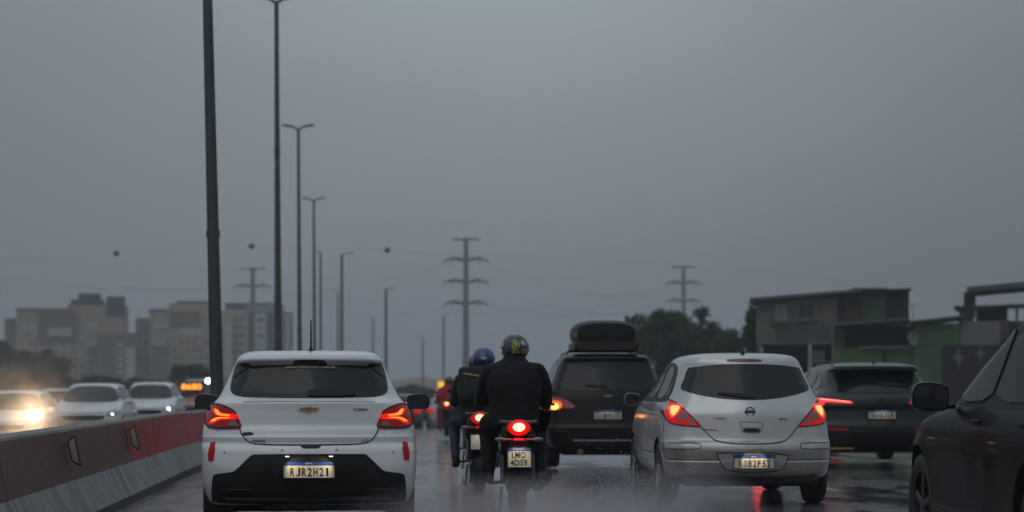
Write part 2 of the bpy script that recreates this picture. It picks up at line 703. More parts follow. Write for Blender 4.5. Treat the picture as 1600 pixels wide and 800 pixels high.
def plate(parent, loc, txt, tilt=0.0, lit=True, moto=None, rz=0):
    """number plate: white field, blue band, black characters"""
    W, H = (0.20, 0.17) if moto else (0.40, 0.13)
    bm = NB()
    box(bm, (0, 0, 0), (W, 0.006, H), bev=0.0025, seg=1)
    p = obj('number_plate', bm, M_PLATE if lit else M_PLATE2, parent)
    p.location = loc
    p.rotation_euler = (tilt, 0, rz)
    bm = NB()
    bh = 0.030
    box(bm, (0, -0.004, H / 2 - bh / 2 - 0.001), (W - 0.004, 0.003, bh))
    obj('blue_band', bm, M_PBLUE, p)
    t_ = text_mesh('BRASIL', width=0.055, height=0.012, depth=0.001)
    o_ = link('band_lettering', t_, M_WTXT, p)
    o_.location = (0, -0.0065, H / 2 - bh / 2)
    bm = NB()
    box(bm, (W / 2 - 0.022, -0.0065, H / 2 - bh / 2), (0.022, 0.001, 0.016))
    obj('flag', bm, mat('flag_green', (0.10, 0.35, 0.16), 0.5), p)
    bm = NB()
    for (x, z, a, b) in ((0, H / 2, W + .008, .005), (0, -H / 2, W + .008, .005), (-W / 2, 0, .005, H), (W / 2, 0, .005, H)):
        box(bm, (x, -0.002, z), (a, 0.012, b))
    obj('plate_frame', bm, M_BLKP, p)
    if moto:
        for k, line in enumerate(moto):
            t_ = text_mesh(line, width=0.115 if k == 0 else 0.14, height=0.052, depth=0.001, bold=0.008)
            o_ = link('plate_lettering', t_, M_PTXT, p)
            o_.location = (-0.006, -0.0055, 0.022 - 0.066 * k)
    else:
        # characters set one by one at an even pitch like a stamped plate
        n = len(txt)
        pitch = 0.317 / n
        for k, ch in enumerate(txt):
            wd = 0.016 if ch == '1' else 0.032
            t_ = text_mesh(ch, width=wd, height=0.066, depth=0.001, bold=0.009)
            o_ = link('plate_character', t_, M_PTXT, p)
            o_.location = (-0.150 + pitch * (k + 0.5) - 0.003, -0.0055, -0.017)
    return p


def plate_lamps(parent, x, y, z, dx=0.10, e=0.10, es_=2.0, housing=True):
    """the two small lamps over a number plate, with the light they throw"""
    for s_ in (-1, 1):
        if housing:
            bm = NB()
            box(bm, (x + s_ * dx, y, z), (0.03, 0.012, 0.006))
            o_ = obj('plate_lamp', bm, mat('plate_lamp_lit', (1, 1, 1), 0.3, emis=(1, 0.86, 0.6), es=es_), parent)
        l = bpy.data.lights.new('plate_light', 'SPOT')
        l.energy = e * 2.2
        l.color = (1.0, 0.80, 0.52)
        l.spot_size = R(88)
        l.spot_blend = 0.7
        l.shadow_soft_size = 0.006
        lo = bpy.data.objects.new('plate_light', l)
        COL.objects.link(lo)
        lo.parent = parent
        lo.location = (x + s_ * dx, y - 0.100, z - 0.01)
        lo.rotation_euler = Vector((s_ * dx * .5, -0.10, .085)).to_track_quat('Z', 'Y').to_euler()


def glow_light(parent, loc, rot, e, col, size=0.12, name='lamp_light'):
    l = bpy.data.lights.new(name, 'AREA')
    l.energy = e
    l.color = col
    l.size = size
    lo = bpy.data.objects.new(name, l)
    COL.objects.link(lo)
    lo.parent = parent
    lo.location = loc
    lo.rotation_euler = rot
    return lo


def wheel(parent, x, y, r_=0.31, wd=0.20, rimr=0.205, rim_mat=None, spokes=5, side=-1, proto={}):
    """tyre with tread blocks in its profile and a spoked rim as sub-part"""
    key = (r_, wd, rimr, (rim_mat or M_RIM).name, spokes)
    if key not in proto:
        bm = NB()
        h = wd / 2
        prof = [(rimr, -h * .80), (rimr + .02, -h * .92), (r_ - .05, -h), (r_ - .015, -h * .88), (r_ - .002, -h * .6)]
        for g in (-.35, 0, .35):
            prof += [(r_, h * (g - .13)), (r_ - .008, h * (g - .11)), (r_ - .008, h * (g - .05)), (r_, h * (g - .03))]
        prof += [(r_ - .002, h * .6), (r_ - .015, h * .88), (r_ - .05, h), (rimr + .02, h * .92), (rimr, h * .80)]
        lathe(bm, prof, 'x', 48, closed=True)
        me = bpy.data.meshes.new('tyre')
        bmesh.ops.recalc_face_normals(bm, faces=bm.faces[:])
        bm.to_mesh(me); bm.free(); smooth_mesh(me, 40)
        me.materials.append(M_RUB)
        bm = NB()
        lathe(bm, [(rimr + .004, -h * .86), (rimr - .012, -h * .84), (rimr - .02, -h * .3), (rimr - .02, h * .8), (rimr + .004, h * .8)], 'x', 40, closed=True)
        for k in range(spokes):
            a = 2 * PI * k / spokes
            vsx = box(bm, (0, 0, 0), (0.030, 0.055, rimr - .03), bev=0.008, seg=1)
            xf(bm, vsx, Matrix.Rotation(a, 4, 'X') @ Matrix.Translation((-h * .66, 0, (rimr - .03) / 2 + .01)))
        lathe(bm, [(0.0001, -h * .84), (.05, -h * .82), (.06, -h * .5), (0.0001, -h * .4)], 'x', 20)
        lathe(bm, [(0.0001, -h * .05), (rimr * .75, -h * .05), (rimr * .75, h * .1), (0.0001, h * .1)], 'x', 24)
        me2 = bpy.data.meshes.new('rim')
        bmesh.ops.recalc_face_normals(bm, faces=bm.faces[:])
        bm.to_mesh(me2); bm.free(); smooth_mesh(me2, 30)
        me2.materials.append(rim_mat or M_RIM)
        proto[key] = (me, me2)
    me, me2 = proto[key]
    o_ = bpy.data.objects.new('wheel', me)
    COL.objects.link(o_)
    o_.parent = parent
    o_.location = (x, y, r_)
    o_.rotation_euler = (0, 0, 0 if x < 0 else PI)
    q = bpy.data.objects.new('rim', me2)
    COL.objects.link(q)
    q.parent = o_
    return o_


def door_mirror(parent, x, y, z, wd=0.20, hh=0.135, m=None, rear=True, gl=None):
    s_ = 1 if x > 0 else -1
    bm = NB()
    o2 = [(-.5, -.38), (-.42, -.5), (.36, -.5), (.5, -.28), (.5, .18), (.38, .46), (.1, .5), (-.40, .42), (-.5, .25)]
    o2 = chaikin([(p[0] * wd * s_, p[1] * hh) for p in o2], 2)
    secs = [(0.0, 1.0), (0.02, 1.04), (0.06, 1.0), (0.10, 0.82), (0.125, 0.5)]
    rg = [[bm.verts.new((p[0] * k, t, p[1] * k)) for p in o2] for t, k in secs]
    n = len(o2)
    for a, b in zip(rg, rg[1:]):
        for k in range(n): bm.faces.new((a[k], a[(k + 1) % n], b[(k + 1) % n], b[k]))
    bm.faces.new(rg[0]); bm.faces.new(rg[-1])
    box(bm, (-s_ * wd * .55, 0.05, -hh * .35), (wd * .35, .05, .035), bev=.01)
    o_ = obj('door_mirror', bm, m or M_BLKG, parent)
    o_.location = (x, y, z)
    bm = NB()
    g = [(p[0] * .90, p[1] * .86) for p in o2]
    prism(bm, g, -0.002, -0.006)
    obj('mirror_glass', bm, gl or M_MIRGL, o_)
    return o_

# ================================================================== CARS
def flatpoly(ax, pts): return pts


def base_under(root, w_, L, z=0.17, y0=0.35, tail=True):
    bm = NB()
    box(bm, (0, L / 2, z + 0.10), (2 * w_ - 0.42, L - 2 * y0, 0.16), bev=0.03)
    box(bm, (0, 0.75, z + 0.06), (1.25, 0.09, 0.07), bev=0.02)     # axle beam
    for sx in (-1, 1):
        tube(bm, [(sx * 0.45, 0.55, z + .1), (sx * 0.45, 1.2, z + .12)], 0.03)
    obj('underbody', bm, M_UNDER, root)


# ---------- 1. white hatchback (16 m ahead, left)
paint_white = grime(mat('paint_white', (0.78, 0.80, 0.82), 0.30, coat=0.9, nscale=3.0, ncol=(0.72, 0.74, 0.76), drops=0.30, crough=0.10), 0.15, 0.75, (0.36, 0.35, 0.33), 0.40)
H1 = empty('hatchback_car', (-1.585, 16.0, 0), R(5.4),
           'white hatchback with number plate RJR2H21 and thin roof aerial, beside the red and white barrier', 'car')
#        z     w     r     bow   cx   cy    f     fb   fcx  fcy
KN1 = [(0.24, 0.60, 0.30, 0.02, 0.10, 0.10, 3.80, 0.10, 0.2, 0.2),
       (0.25, 0.76, 0.16, 0.06, 0.16, 0.20, 4.00, 0.12, 0.3, 0.3),
       (0.33, 0.82, 0.06, 0.07, 0.22, 0.28, 4.10, 0.15, 0.35, 0.4),
       (0.42, 0.845, 0.02, 0.08, 0.24, 0.30, 4.14, 0.16, 0.36, 0.42),
       (0.55, 0.856, 0.00, 0.09, 0.26, 0.32, 4.15, 0.16, 0.36, 0.42),
       (0.66, 0.860, 0.01, 0.10, 0.27, 0.33, 4.13, 0.16, 0.36, 0.45),
       (0.715, 0.858, 0.035, 0.10, 0.27, 0.33, 4.10, 0.16, 0.36, 0.45),
       (0.74, 0.857, 0.070, 0.10, 0.27, 0.33, 4.08, 0.16, 0.36, 0.45),
       (0.785, 0.854, 0.064, 0.10, 0.27, 0.33, 4.05, 0.16, 0.36, 0.45),
       (0.80, 0.853, 0.075, 0.10, 0.27, 0.33, 4.02, 0.16, 0.36, 0.45),
       (0.855, 0.848, 0.098, 0.10, 0.26, 0.33, 3.95, 0.16, 0.36, 0.45),
       (0.875, 0.845, 0.128, 0.10, 0.26, 0.33, 3.92, 0.16, 0.36, 0.45),
       (0.96, 0.826, 0.134, 0.10, 0.25, 0.34, 3.60, 0.14, 0.34, 0.45),
       (1.00, 0.805, 0.136, 0.10, 0.24, 0.34, 3.30, 0.12, 0.30, 0.40),
       (1.050, 0.770, 0.134, 0.10, 0.23, 0.34, 3.00, 0.10, 0.26, 0.36),
       (1.068, 0.755, 0.150, 0.10, 0.23, 0.34, 2.96, 0.10, 0.26, 0.36),
       (1.10, 0.728, 0.205, 0.10, 0.22, 0.33, 2.90, 0.10, 0.24, 0.32),
       (1.25, 0.655, 0.305, 0.09, 0.20, 0.32, 2.60, 0.09, 0.20, 0.28),
       (1.355, 0.610, 0.375, 0.08, 0.18, 0.30, 2.35, 0.08, 0.18, 0.24),
       (1.370, 0.602, 0.365, 0.07, 0.16, 0.28, 2.30, 0.08, 0.18, 0.24),
       (1.388, 0.592, 0.345, 0.06, 0.15, 0.25, 2.27, 0.08, 0.18, 0.24),
       (1.405, 0.582, 0.335, 0.06, 0.15, 0.24, 2.20, 0.08, 0.18, 0.24),
       (1.435, 0.556, 0.350, 0.06, 0.15, 0.24, 2.10, 0.08, 0.18, 0.24),
       (1.460, 0.515, 0.42, 0.06, 0.16, 0.24, 1.95, 0.08, 0.18, 0.24),
       (1.475, 0.43, 0.56, 0.05, 0.16, 0.24, 1.75, 0.08, 0.18, 0.24),
       (1.480, 0.18, 0.95, 0.03, 0.08, 0.10, 1.45, 0.03, 0.08, 0.10)]
me, bvh = car_body(KN1, 6, arches=((0.80, 0.31, 0.345), (3.33, 0.31, 0.345)), aw=0.86)
link('body', me, [paint_white, M_UNDER], H1)


def q1(px, py): return ((px - 484) / 200.0, 1.2 - (py - 601) / 200.0)


def ql(pts, f, c): return [f(2 * c - x, y) for x, y in pts]


# rear glass
g1 = [q1(*p) for p in ((392, 569), (576, 569), (604, 574), (609, 600), (609, 614), (596, 620), (560, 622), (484, 622.5), (408, 622), (372, 620), (359, 614), (359, 600), (364, 574))]
obj('rear_window', proj(bvh, g1, off=0.006, thick=0.01, rnd=2), M_GLASS, H1)
fin = [q1(*p) for p in ((370, 567), (387, 566), (392, 571), (374, 583), (362, 592), (365, 576))]
for pts in (fin, mir(fin)):
    obj('spoiler_fin', proj(bvh, pts, off=0.012, thick=0.02, rnd=1), M_BLKG, H1)
bl = [q1(*p) for p in ((458, 570), (459, 564), (464, 561), (505, 561), (511, 564), (512, 570))]
obj('high_brake_lamp', proj(bvh, bl, off=0.008, thick=0.01, rnd=1, step=0.02), M_LENSD, H1)
# wiper across the foot of the glass
wp = NB()
proj(bvh, [q1(*p) for p in ((481, 619), (482, 611), (500, 610), (530, 612), (556, 615), (557, 619), (530, 621), (490, 621))], off=0.02, thick=0.008, rnd=1, bm=wp)
obj('rear_wiper', wp, M_BLKP, H1)
t_ = text_mesh('www.steticscar.com.br', width=0.405, height=0.024, depth=0.0005, bold=0.004)
o_ = link('window_sticker', t_, mat('sticker_white', (.48, .49, .50), .5), H1)
loc, nor, *_ = bvh.ray_cast(Vector((0, -3, 1.345)), Vector((0, 1, 0)))
o_.location = (0.012, loc.y - 0.016, 1.342)
o_.rotation_euler = (R(-38), 0, 0)
bm = NB()
tube(bm, [(0.46, -0.02, 0)] * 0 or [(0.067, 0.27, 1.378), (0.067, 0.25, 1.378)], 0.010)
obj('washer_jet', bm, M_BLKP, H1)
# tail lamps
L1 = [(.79, 1.035), (.72, 1.042), (.645, 1.025), (.578, .985), (.560, .935), (.532, .868), (.545, .853), (.78, .853), (.818, .88), (.82, .98)]
up = [(.76, 1.005), (.715, 1.005), (.69, .972), (.565, .968), (.562, .945), (.69, .948), (.735, .958)]
lo_ = [(.79, .890), (.755, .885), (.715, .912), (.685, .922), (.557, .926), (.555, .950), (.71, .945), (.745, .93)]
upc = [(.735, 1.0), (.715, 1.0), (.69, .967), (.62, .962), (.62, .952), (.69, .953), (.725, .962)]
loc_ = [(.772, .905), (.742, .905), (.705, .93), (.62, .936), (.62, .943), (.71, .94), (.735, .93)]
rv = [(.56, .865), (.63, .865), (.63, .912), (.572, .912)]
for s_ in (-1, 1):
    f_ = mir if s_ < 0 else (lambda p: p)
    lamp = obj('tail_lamp', proj(bvh, f_(L1), off=0.012, thick=0.02, rnd=1, step=0.03), mat('lamp_housing', (0.08, 0.003, 0.004), 0.2, spec=.25, coat=0.3, emis=(1, .006, .01), es=0.10, nscale=40), H1)
    obj('lamp_strip', proj(bvh, f_(up), off=0.017, thick=0.002, rnd=1, step=0.02), M_BRKR, lamp)
    obj('lamp_strip', proj(bvh, f_(lo_), off=0.017, thick=0.002, rnd=1, step=0.02), M_BRKR, lamp)
    obj('lamp_core', proj(bvh, f_(upc), off=0.020, thick=0.001, rnd=1, step=0.02), M_BRK, lamp)
    obj('lamp_core', proj(bvh, f_(loc_), off=0.020, thick=0.001, rnd=1, step=0.02), M_BRK, lamp)
    obj('reversing_lens', proj(bvh, f_(rv), off=0.016, thick=0.001, rnd=1, step=0.02), M_LENSC, lamp)
    bm = strip(bvh, f_(smline([(L1[0][0], L1[0][1])] + L1[1:] + [L1[0]], 1)), 0.012, off=0.0145)
    obj('lamp_rim', bm, M_BLKP, lamp)
# tailgate seam, bumper seam, badge, lettering
seam = smline([(-.545, .852), (-.525, .80), (-.47, .745), (-.40, .728), (0, .725), (.40, .728), (.47, .745), (.525, .80), (.545, .852)], 2)
obj('tailgate_gap', strip(bvh, seam, 0.009), M_SEAM, H1)
obj('tailgate_crease_shade', strip(bvh, [(-.52, 1.062), (-.3, 1.066), (.3, 1.066), (.52, 1.062)], 0.006, off=0.003), mat('crease_shade_line', (0.34, 0.36, 0.38), 0.4, nscale=10), H1)  # grey strip paints the shade line along the crease
gr = [(-.07, .722), (.10, .722), (.075, .703), (.06, .70), (-.04, .70), (-.05, .703)]
obj('handle_recess', proj(bvh, gr, off=0.004, thick=0.004, rnd=1, step=0.02), M_SEAM, H1)
# bow-shaped badge
bw = [(-.080, -.009), (-.070, .013), (-.027, .013), (-.025, .022), (.027, .022), (.029, .013), (.080, .013), (.070, -.011), (.026, -.011), (.022, -.022), (-.028, -.022), (-.030, -.011)]
for nm, k, y_, mm in (('badge_rim', 1.0, 0.0, M_CHROME), ('badge', 0.86, -0.006, mat('badge_gold', (0.42, 0.25, 0.05), 0.35, 0.6, nscale=60))):
    bm = NB()
    prism(bm, [(x * k, z * (k if k == 1 else .76)) for x, z in bw], -0.004, 0.010)
    o_ = obj(nm, bm, mm, H1)
    loc, nor, *_ = bvh.ray_cast(Vector((0, -3, 1.005)), Vector((0, 1, 0)))
    o_.location = (-0.005, loc.y - 0.006 + y_, 1.005)


def letter(root, bvh, s, x, z, wd, hh, m, face='rear', tilt=0.0):
    t_ = text_mesh(s, width=wd, height=hh, depth=0.0015, bold=0.012, face=face)
    o_ = link('badge_lettering', t_, m, root)
    D = DIRS[face]
    loc, nor, *_ = bvh.ray_cast(Vector((x, -3 if face == 'rear' else 9, z)), D)
    o_.location = (x, loc.y + (-0.006 if face == 'rear' else 0.006), z)
    o_.rotation_euler = (tilt, 0, math.atan2(-nor.x, -nor.y) * -1 if face == 'rear' else 0)
    return o_


M_BADGE = mat('badge_grey', (0.10, 0.105, 0.11), 0.3, 0.6, nscale=50)
letter(H1, bvh, 'TURBO', .405, 1.003, .12, .018, M_BADGE)
letter(H1, bvh, 'ONIX', -.395, .758, .11, .019, M_BADGE)
letter(H1, bvh, 'LT', .44, .757, .045, .022, M_BADGE)
bm = NB()
lathe(bm, [(0.0001, -0.004), (0.046, -0.003), (0.048, 0.006), (0.0001, 0.008)], 'y', 28)
bmesh.ops.scale(bm, vec=(1, 1, 0.35), verts=bm.verts[:])
o_ = obj('dealer_sticker', bm, mat('dealer_blue', (0.05, 0.07, 0.12), 0.3, nscale=30), H1)
loc, nor, *_ = bvh.ray_cast(Vector((-.48, -3, .812)), Vector((0, 1, 0)))
o_.location = (-.48, loc.y - 0.003, .812)
o_.rotation_euler = (0, 0, R(-12))
# black lower bumper
bb = [(-.765, .30), (-.755, .47), (-.735, .50), (-.60, .515), (-.57, .53), (-.455, .645), (-.42, .657), (.42, .657), (.455, .645), (.57, .53), (.60, .515), (.735, .50), (.755, .47), (.765, .30), (.76, .262), (-.76, .262)]
obj('lower_bumper', proj(bvh, bb, off=0.007, thick=0.02, rnd=1, step=0.05), M_BLKP, H1)
bm = NB()
box(bm, (0, 0.10, 0.30), (1.30, 0.05, 0.035), bev=0.012)
box(bm, (0, 0.085, 0.375), (1.36, 0.04, 0.02), bev=0.008)
box(bm, (-.10, 0.22, 0.235), (0.55, 0.12, 0.05), bev=0.02)
obj('bumper_valance', bm, M_BLKP, H1)
bm = NB()
tube(bm, [(0.42, 0.12, 0.245), (0.42, 0.6, 0.25)], 0.026, 14)
ell(bm, (0.42, 0.55, 0.27), (0.13, 0.24, 0.07))
obj('exhaust', bm, mat('rusty_steel', (0.10, 0.085, 0.07), 0.5, 0.7, nscale=14, ncol=(0.04, 0.03, 0.025)), H1)
# side reflectors on the bumper corners, parking sensors
rf = [(-.775, .735), (-.745, .75), (-.735, .70), (-.75, .60), (-.785, .598), (-.79, .65)]
for p_ in (rf, mir(rf)):
    obj('reflector', proj(bvh, p_, off=0.008, thick=0.01, rnd=0, step=0.03), M_REFL, H1)
for x in (-.66, -.21, .215, .66):
    loc, nor, *_ = bvh.ray_cast(Vector((x, -3, .685 if abs(x) < .3 else .665)), Vector((0, 1, 0)))
    bm = NB()
    lathe(bm, [(0.0001, -0.003), (0.010, -0.002), (0.011, 0.004)], 'y', 16)
    o_ = obj('parking_sensor', bm, mat('sensor_grey', (0.33, 0.34, 0.35), 0.4, nscale=30), H1)
    o_.location = loc
plate(H1, (0, -0.028, .537), 'RJR2H21', tilt=R(4))
plate_lamps(H1, 0, -0.030, .640, 0.17, 0.42, 2.5)
# roof aerial
bm = NB()
lathe(bm, [(0.030, 0), (0.024, 0.012), (0.012, 0.03), (0.009, 0.045), (0.0075, 0.05), (0.0055, 0.26), (0.0001, 0.262)], 'z', 12)
bmesh.ops.rotate(bm, cent=(0, 0, 0), matrix=Matrix.Rotation(R(8), 3, 'X'), verts=bm.verts[:])
o_ = obj('aerial', bm, M_BLKP, H1)
o_.location = (0.012, 0.55, 1.460)
for s_ in (-1, 1):
    door_mirror(H1, .985 if s_ > 0 else -.945, 2.75, 1.045, 0.21, 0.14, M_BLKG, gl=mat('mirror_glass_dark', (0.06, 0.062, 0.066), 0.08, 0.9, nscale=4))
    sg = [(0.72, 1.10), (0.95, 1.22), (1.25, 1.32), (1.95, 1.36), (2.25, 1.34), (2.75, 1.09), (2.70, 1.05), (0.8, 1.05)]
    obj('side_window', proj(bvh, sg, 'left' if s_ < 0 else 'right', off=0.006, rnd=1, step=0.08), M_GLASS, H1)
for x in (-.755, .755):
    for y in (0.80, 3.33): wheel(H1, x, y, 0.305, 0.19, 0.20)
base_under(H1, 0.86, 4.15)

# ---------- 2. silver hatchback (20 m ahead)
paint_silver = grime(mat('paint_silver', (0.52, 0.53, 0.535), 0.24, 0.55, coat=0.9, nscale=3.5, ncol=(0.50, 0.51, 0.53), drops=0.30, crough=0.10), 0.15, 0.9, (0.25, 0.215, 0.16), 0.75)
H2 = empty('hatchback_car', (2.345, 20.0, 0), R(2.1),
           'silver hatchback with number plate KOB2F52 and triangular red tail lamps', 'car')
KN2 = [(0.27, 0.62, 0.30, 0.02, 0.10, 0.10, 3.85, 0.10, 0.2, 0.2),
       (0.28, 0.76, 0.14, 0.06, 0.18, 0.22, 4.02, 0.12, 0.3, 0.3),
       (0.34, 0.81, 0.05, 0.08, 0.26, 0.30, 4.10, 0.15, 0.35, 0.4),
       (0.44, 0.83, 0.015, 0.09, 0.28, 0.32, 4.15, 0.16, 0.36, 0.42),
       (0.455, 0.828, 0.025, 0.09, 0.28, 0.32, 4.15, 0.16, 0.36, 0.42),
       (0.56, 0.842, 0.00, 0.10, 0.29, 0.33, 4.16, 0.16, 0.36, 0.42),
       (0.625, 0.842, 0.02, 0.10, 0.29, 0.33, 4.15, 0.16, 0.36, 0.45),
       (0.66, 0.840, 0.06, 0.10, 0.29, 0.33, 4.12, 0.16, 0.36, 0.45),
       (0.78, 0.832, 0.085, 0.11, 0.28, 0.34, 4.05, 0.16, 0.36, 0.45),
       (0.90, 0.820, 0.105, 0.11, 0.27, 0.36, 3.85, 0.14, 0.34, 0.45),
       (0.99, 0.785, 0.145, 0.11, 0.26, 0.38, 3.55, 0.12, 0.30, 0.40),
       (1.04, 0.762, 0.175, 0.11, 0.25, 0.38, 3.35, 0.10, 0.26, 0.36),
       (1.12, 0.720, 0.225, 0.11, 0.24, 0.36, 3.12, 0.10, 0.24, 0.32),
       (1.25, 0.665, 0.305, 0.10, 0.22, 0.34, 2.75, 0.09, 0.20, 0.28),
       (1.38, 0.612, 0.390, 0.09, 0.19, 0.30, 2.40, 0.08, 0.18, 0.24),
       (1.425, 0.585, 0.410, 0.08, 0.17, 0.26, 2.25, 0.08, 0.18, 0.24),
       (1.465, 0.555, 0.440, 0.07, 0.16, 0.25, 2.10, 0.08, 0.18, 0.24),
       (1.495, 0.50, 0.53, 0.06, 0.16, 0.24, 1.95, 0.08, 0.18, 0.24),
       (1.515, 0.38, 0.72, 0.05, 0.14, 0.22, 1.75, 0.08, 0.18, 0.24),
       (1.525, 0.18, 1.0, 0.03, 0.08, 0.10, 1.5, 0.03, 0.08, 0.10)]
me, bvh2 = car_body(KN2, 6, arches=((0.80, 0.315, 0.355), (3.40, 0.315, 0.355)), aw=0.845)
link('body', me, [paint_silver, M_UNDER], H2)
g2 = [(.0, 1.405), (.30, 1.40), (.52, 1.375), (.565, 1.36), (.60, 1.26), (.648, 1.165), (.62, 1.135), (.42, 1.085), (.20, 1.055), (0, 1.048)]
g2 = g2 + [(-x, z) for x, z in g2[-2:0:-1]]
obj('rear_window', proj(bvh2, g2, off=0.006, rnd=1), M_GLASS, H2)
obj('rear_wiper', proj(bvh2, [(-.30, 1.115), (-.10, 1.105), (.05, 1.09), (.05, 1.062), (-.06, 1.065), (-.30, 1.10)], off=0.02, thick=0.01, rnd=1), M_BLKP, H2)
obj('high_brake_lamp', proj(bvh2, [(-.19, 1.455), (.165, 1.453), (.16, 1.425), (-.185, 1.427)], off=0.007, rnd=1, step=0.03), mat('brake_lens_unlit', (0.13, 0.012, 0.014), 0.2, coat=1, nscale=60), H2)
LT = [(.80, 1.045), (.735, 1.05), (.68, 1.00), (.60, .915), (.475, .79), (.50, .785), (.69, .80), (.77, .82), (.81, .90)]
core = [(.745, .985), (.66, .985), (.68, .94), (.715, .90), (.735, .885), (.75, .92)]
for s_ in (-1, 1):
    f_ = mir if s_ < 0 else (lambda p: p)
    lamp = obj('tail_lamp', proj(bvh2, f_(LT), off=0.012, thick=0.02, rnd=1, step=0.03), mat('lens_red_lit', (0.30, 0.004, 0.005), 0.2, spec=.25, coat=0.3, emis=(1, .008, .006), es=0.32, nscale=50, drops=0.2), H2)
    obj('lamp_core', proj(bvh2, f_(core), off=0.018, thick=0.002, rnd=1, step=0.02), mat('brake_lit_core2', (0.9, 0.3, 0.2), 0.3, emis=(1.0, 0.34, 0.06), es=1.9), lamp)
    obj('lamp_glow_ring', proj(bvh2, f_([(p[0] + (p[0] - .71) * .45, p[1] + (p[1] - .94) * .45) for p in core]), off=0.0155, thick=0.001, rnd=2, step=0.02), mat('brake_lit_red2', (0.8, 0.02, 0.02), 0.2, emis=(1.0, 0.04, 0.02), es=1.0), lamp)
    for (cx, cz, rr, mm) in ((.645, .885, .046, M_LENSC), (.565, .835, .034, M_LENSC)):
        obj('lamp_lens', proj(bvh2, f_([(cx + rr * math.cos(a * PI / 6), cz + rr * math.sin(a * PI / 6)) for a in range(12)]), off=0.016, thick=0.001, rnd=0, step=0.02), mat('lens_pink', (0.26, 0.08, 0.08), 0.15, coat=1, nscale=70, ncol=(.4, .3, .3)), lamp)
    obj('lamp_rim', strip(bvh2, f_(smline(LT + [LT[0]], 1)), 0.011, off=0.0145), M_BLKP, lamp)
    pad = [(.83, .625), (.50, .628), (.485, .60), (.50, .568), (.83, .565)]
    obj('bumper_pad_gap', strip(bvh2, f_(smline(pad[:4] + [pad[4]], 1)), 0.007), M_SEAM, H2)
seam = smline([(-.478, .785), (-.42, .72), (-.36, .655), (-.25, .625), (0, .618), (.25, .625), (.36, .655), (.42, .72), (.478, .785)], 2)
obj('tailgate_gap', strip(bvh2, seam, 0.010), M_SEAM, H2)
obj('bumper_gap', strip(bvh2, [(-.80, .462), (-.31, .462)], 0.007), M_SEAM, H2)
obj('bumper_gap', strip(bvh2, [(.32, .462), (.80, .462)], 0.007), M_SEAM, H2)
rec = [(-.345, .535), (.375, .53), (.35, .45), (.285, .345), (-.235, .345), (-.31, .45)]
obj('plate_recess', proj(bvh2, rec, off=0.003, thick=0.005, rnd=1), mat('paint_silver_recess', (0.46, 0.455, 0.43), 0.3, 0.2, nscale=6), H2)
obj('recess_gap', strip(bvh2, smline(rec + [rec[0]], 1), 0.010, off=0.005), M_SEAM, H2)
hd = [(-.105, .835), (.115, .83), (.12, .80), (.10, .735), (.08, .725), (-.065, .728), (-.09, .745)]
obj('handle_gap', strip(bvh2, smline(hd + [hd[0]], 1), 0.005), M_SEAM, H2)
obj('tailgate_handle', proj(bvh2, [(-.085, .772), (.10, .77), (.085, .735), (.07, .732), (-.055, .734), (-.07, .74)], off=0.004, rnd=1, step=0.02), M_SEAM, H2)
obj('handle_grip', proj(bvh2, [(-.09, .82), (.105, .817), (.10, .775), (-.085, .777)], off=0.013, rnd=1, step=0.02), paint_silver, H2)
# ring badge with a crossing name bar
loc, nor, *_ = bvh2.ray_cast(Vector((0, -3, .935)), Vector((0, 1, 0)))
bm = NB()
for k in range(32):
    a0, a1 = 2 * PI * k / 32, 2 * PI * (k + 1) / 32
    tube(bm, [(.044 * math.cos(a0), 0, .042 * math.sin(a0)), (.044 * math.cos(a1), 0, .042 * math.sin(a1))], 0.006, 6, cap=False)
box(bm, (0, -0.004, 0), (.108, .008, .020), bev=.002, seg=1)
o_ = obj('badge', bm, mat('badge_steel', (0.22, 0.24, 0.26), 0.2, 0.9, nscale=40), H2)
o_.location = loc + Vector((-.003, -.008, 0))
t_ = text_mesh('NISSAN', width=.088, height=.011, depth=0.001, bold=0.01)
q_ = link('badge_lettering', t_, M_PTXT, o_)
q_.location = (0, -0.0095, 0)
letter(H2, bvh2, 'TIIDA', -.30, .868, .13, .017, M_BADGE)
letter(H2, bvh2, 'SL', .335, .862, .10, .016, M_BADGE)
plate(H2, (.015, -0.030, .448), 'KOB2F52', tilt=R(3))
plate_lamps(H2, .015, -0.020, .546, 0.09, 0.30, .8, False)
bm = NB()
lathe(bm, [(0.028, 0), (0.024, 0.012), (0.010, 0.03), (0.004, 0.05), (0.0001, 0.055)], 'z', 12)
o_ = obj('aerial', bm, M_BLKP, H2)
o_.location = (0.0, 0.62, 1.50)
obj('tailgate_sticker', proj(bvh2, [(-.50, .765), (-.35, .76), (-.30, .745), (-.45, .752)], off=.003, thick=.001, rnd=1, step=.02), mat('scuff_grey', (.16, .165, .18), .5, nscale=40), H2)
bm = NB()
box(bm, (0, 0.20, 0.26), (1.36, 0.12, 0.10), bev=0.03)
obj('bumper_valance', bm, M_UNDER, H2)
bm = NB()
tube(bm, [(-0.42, 0.10, 0.22), (-0.42, 0.6, 0.24)], 0.028, 14)
ell(bm, (-0.3, 0.5, 0.27), (0.22, 0.14, 0.08))
obj('exhaust', bm, mat('rusty_steel', (0.1, .085, .07)), H2)
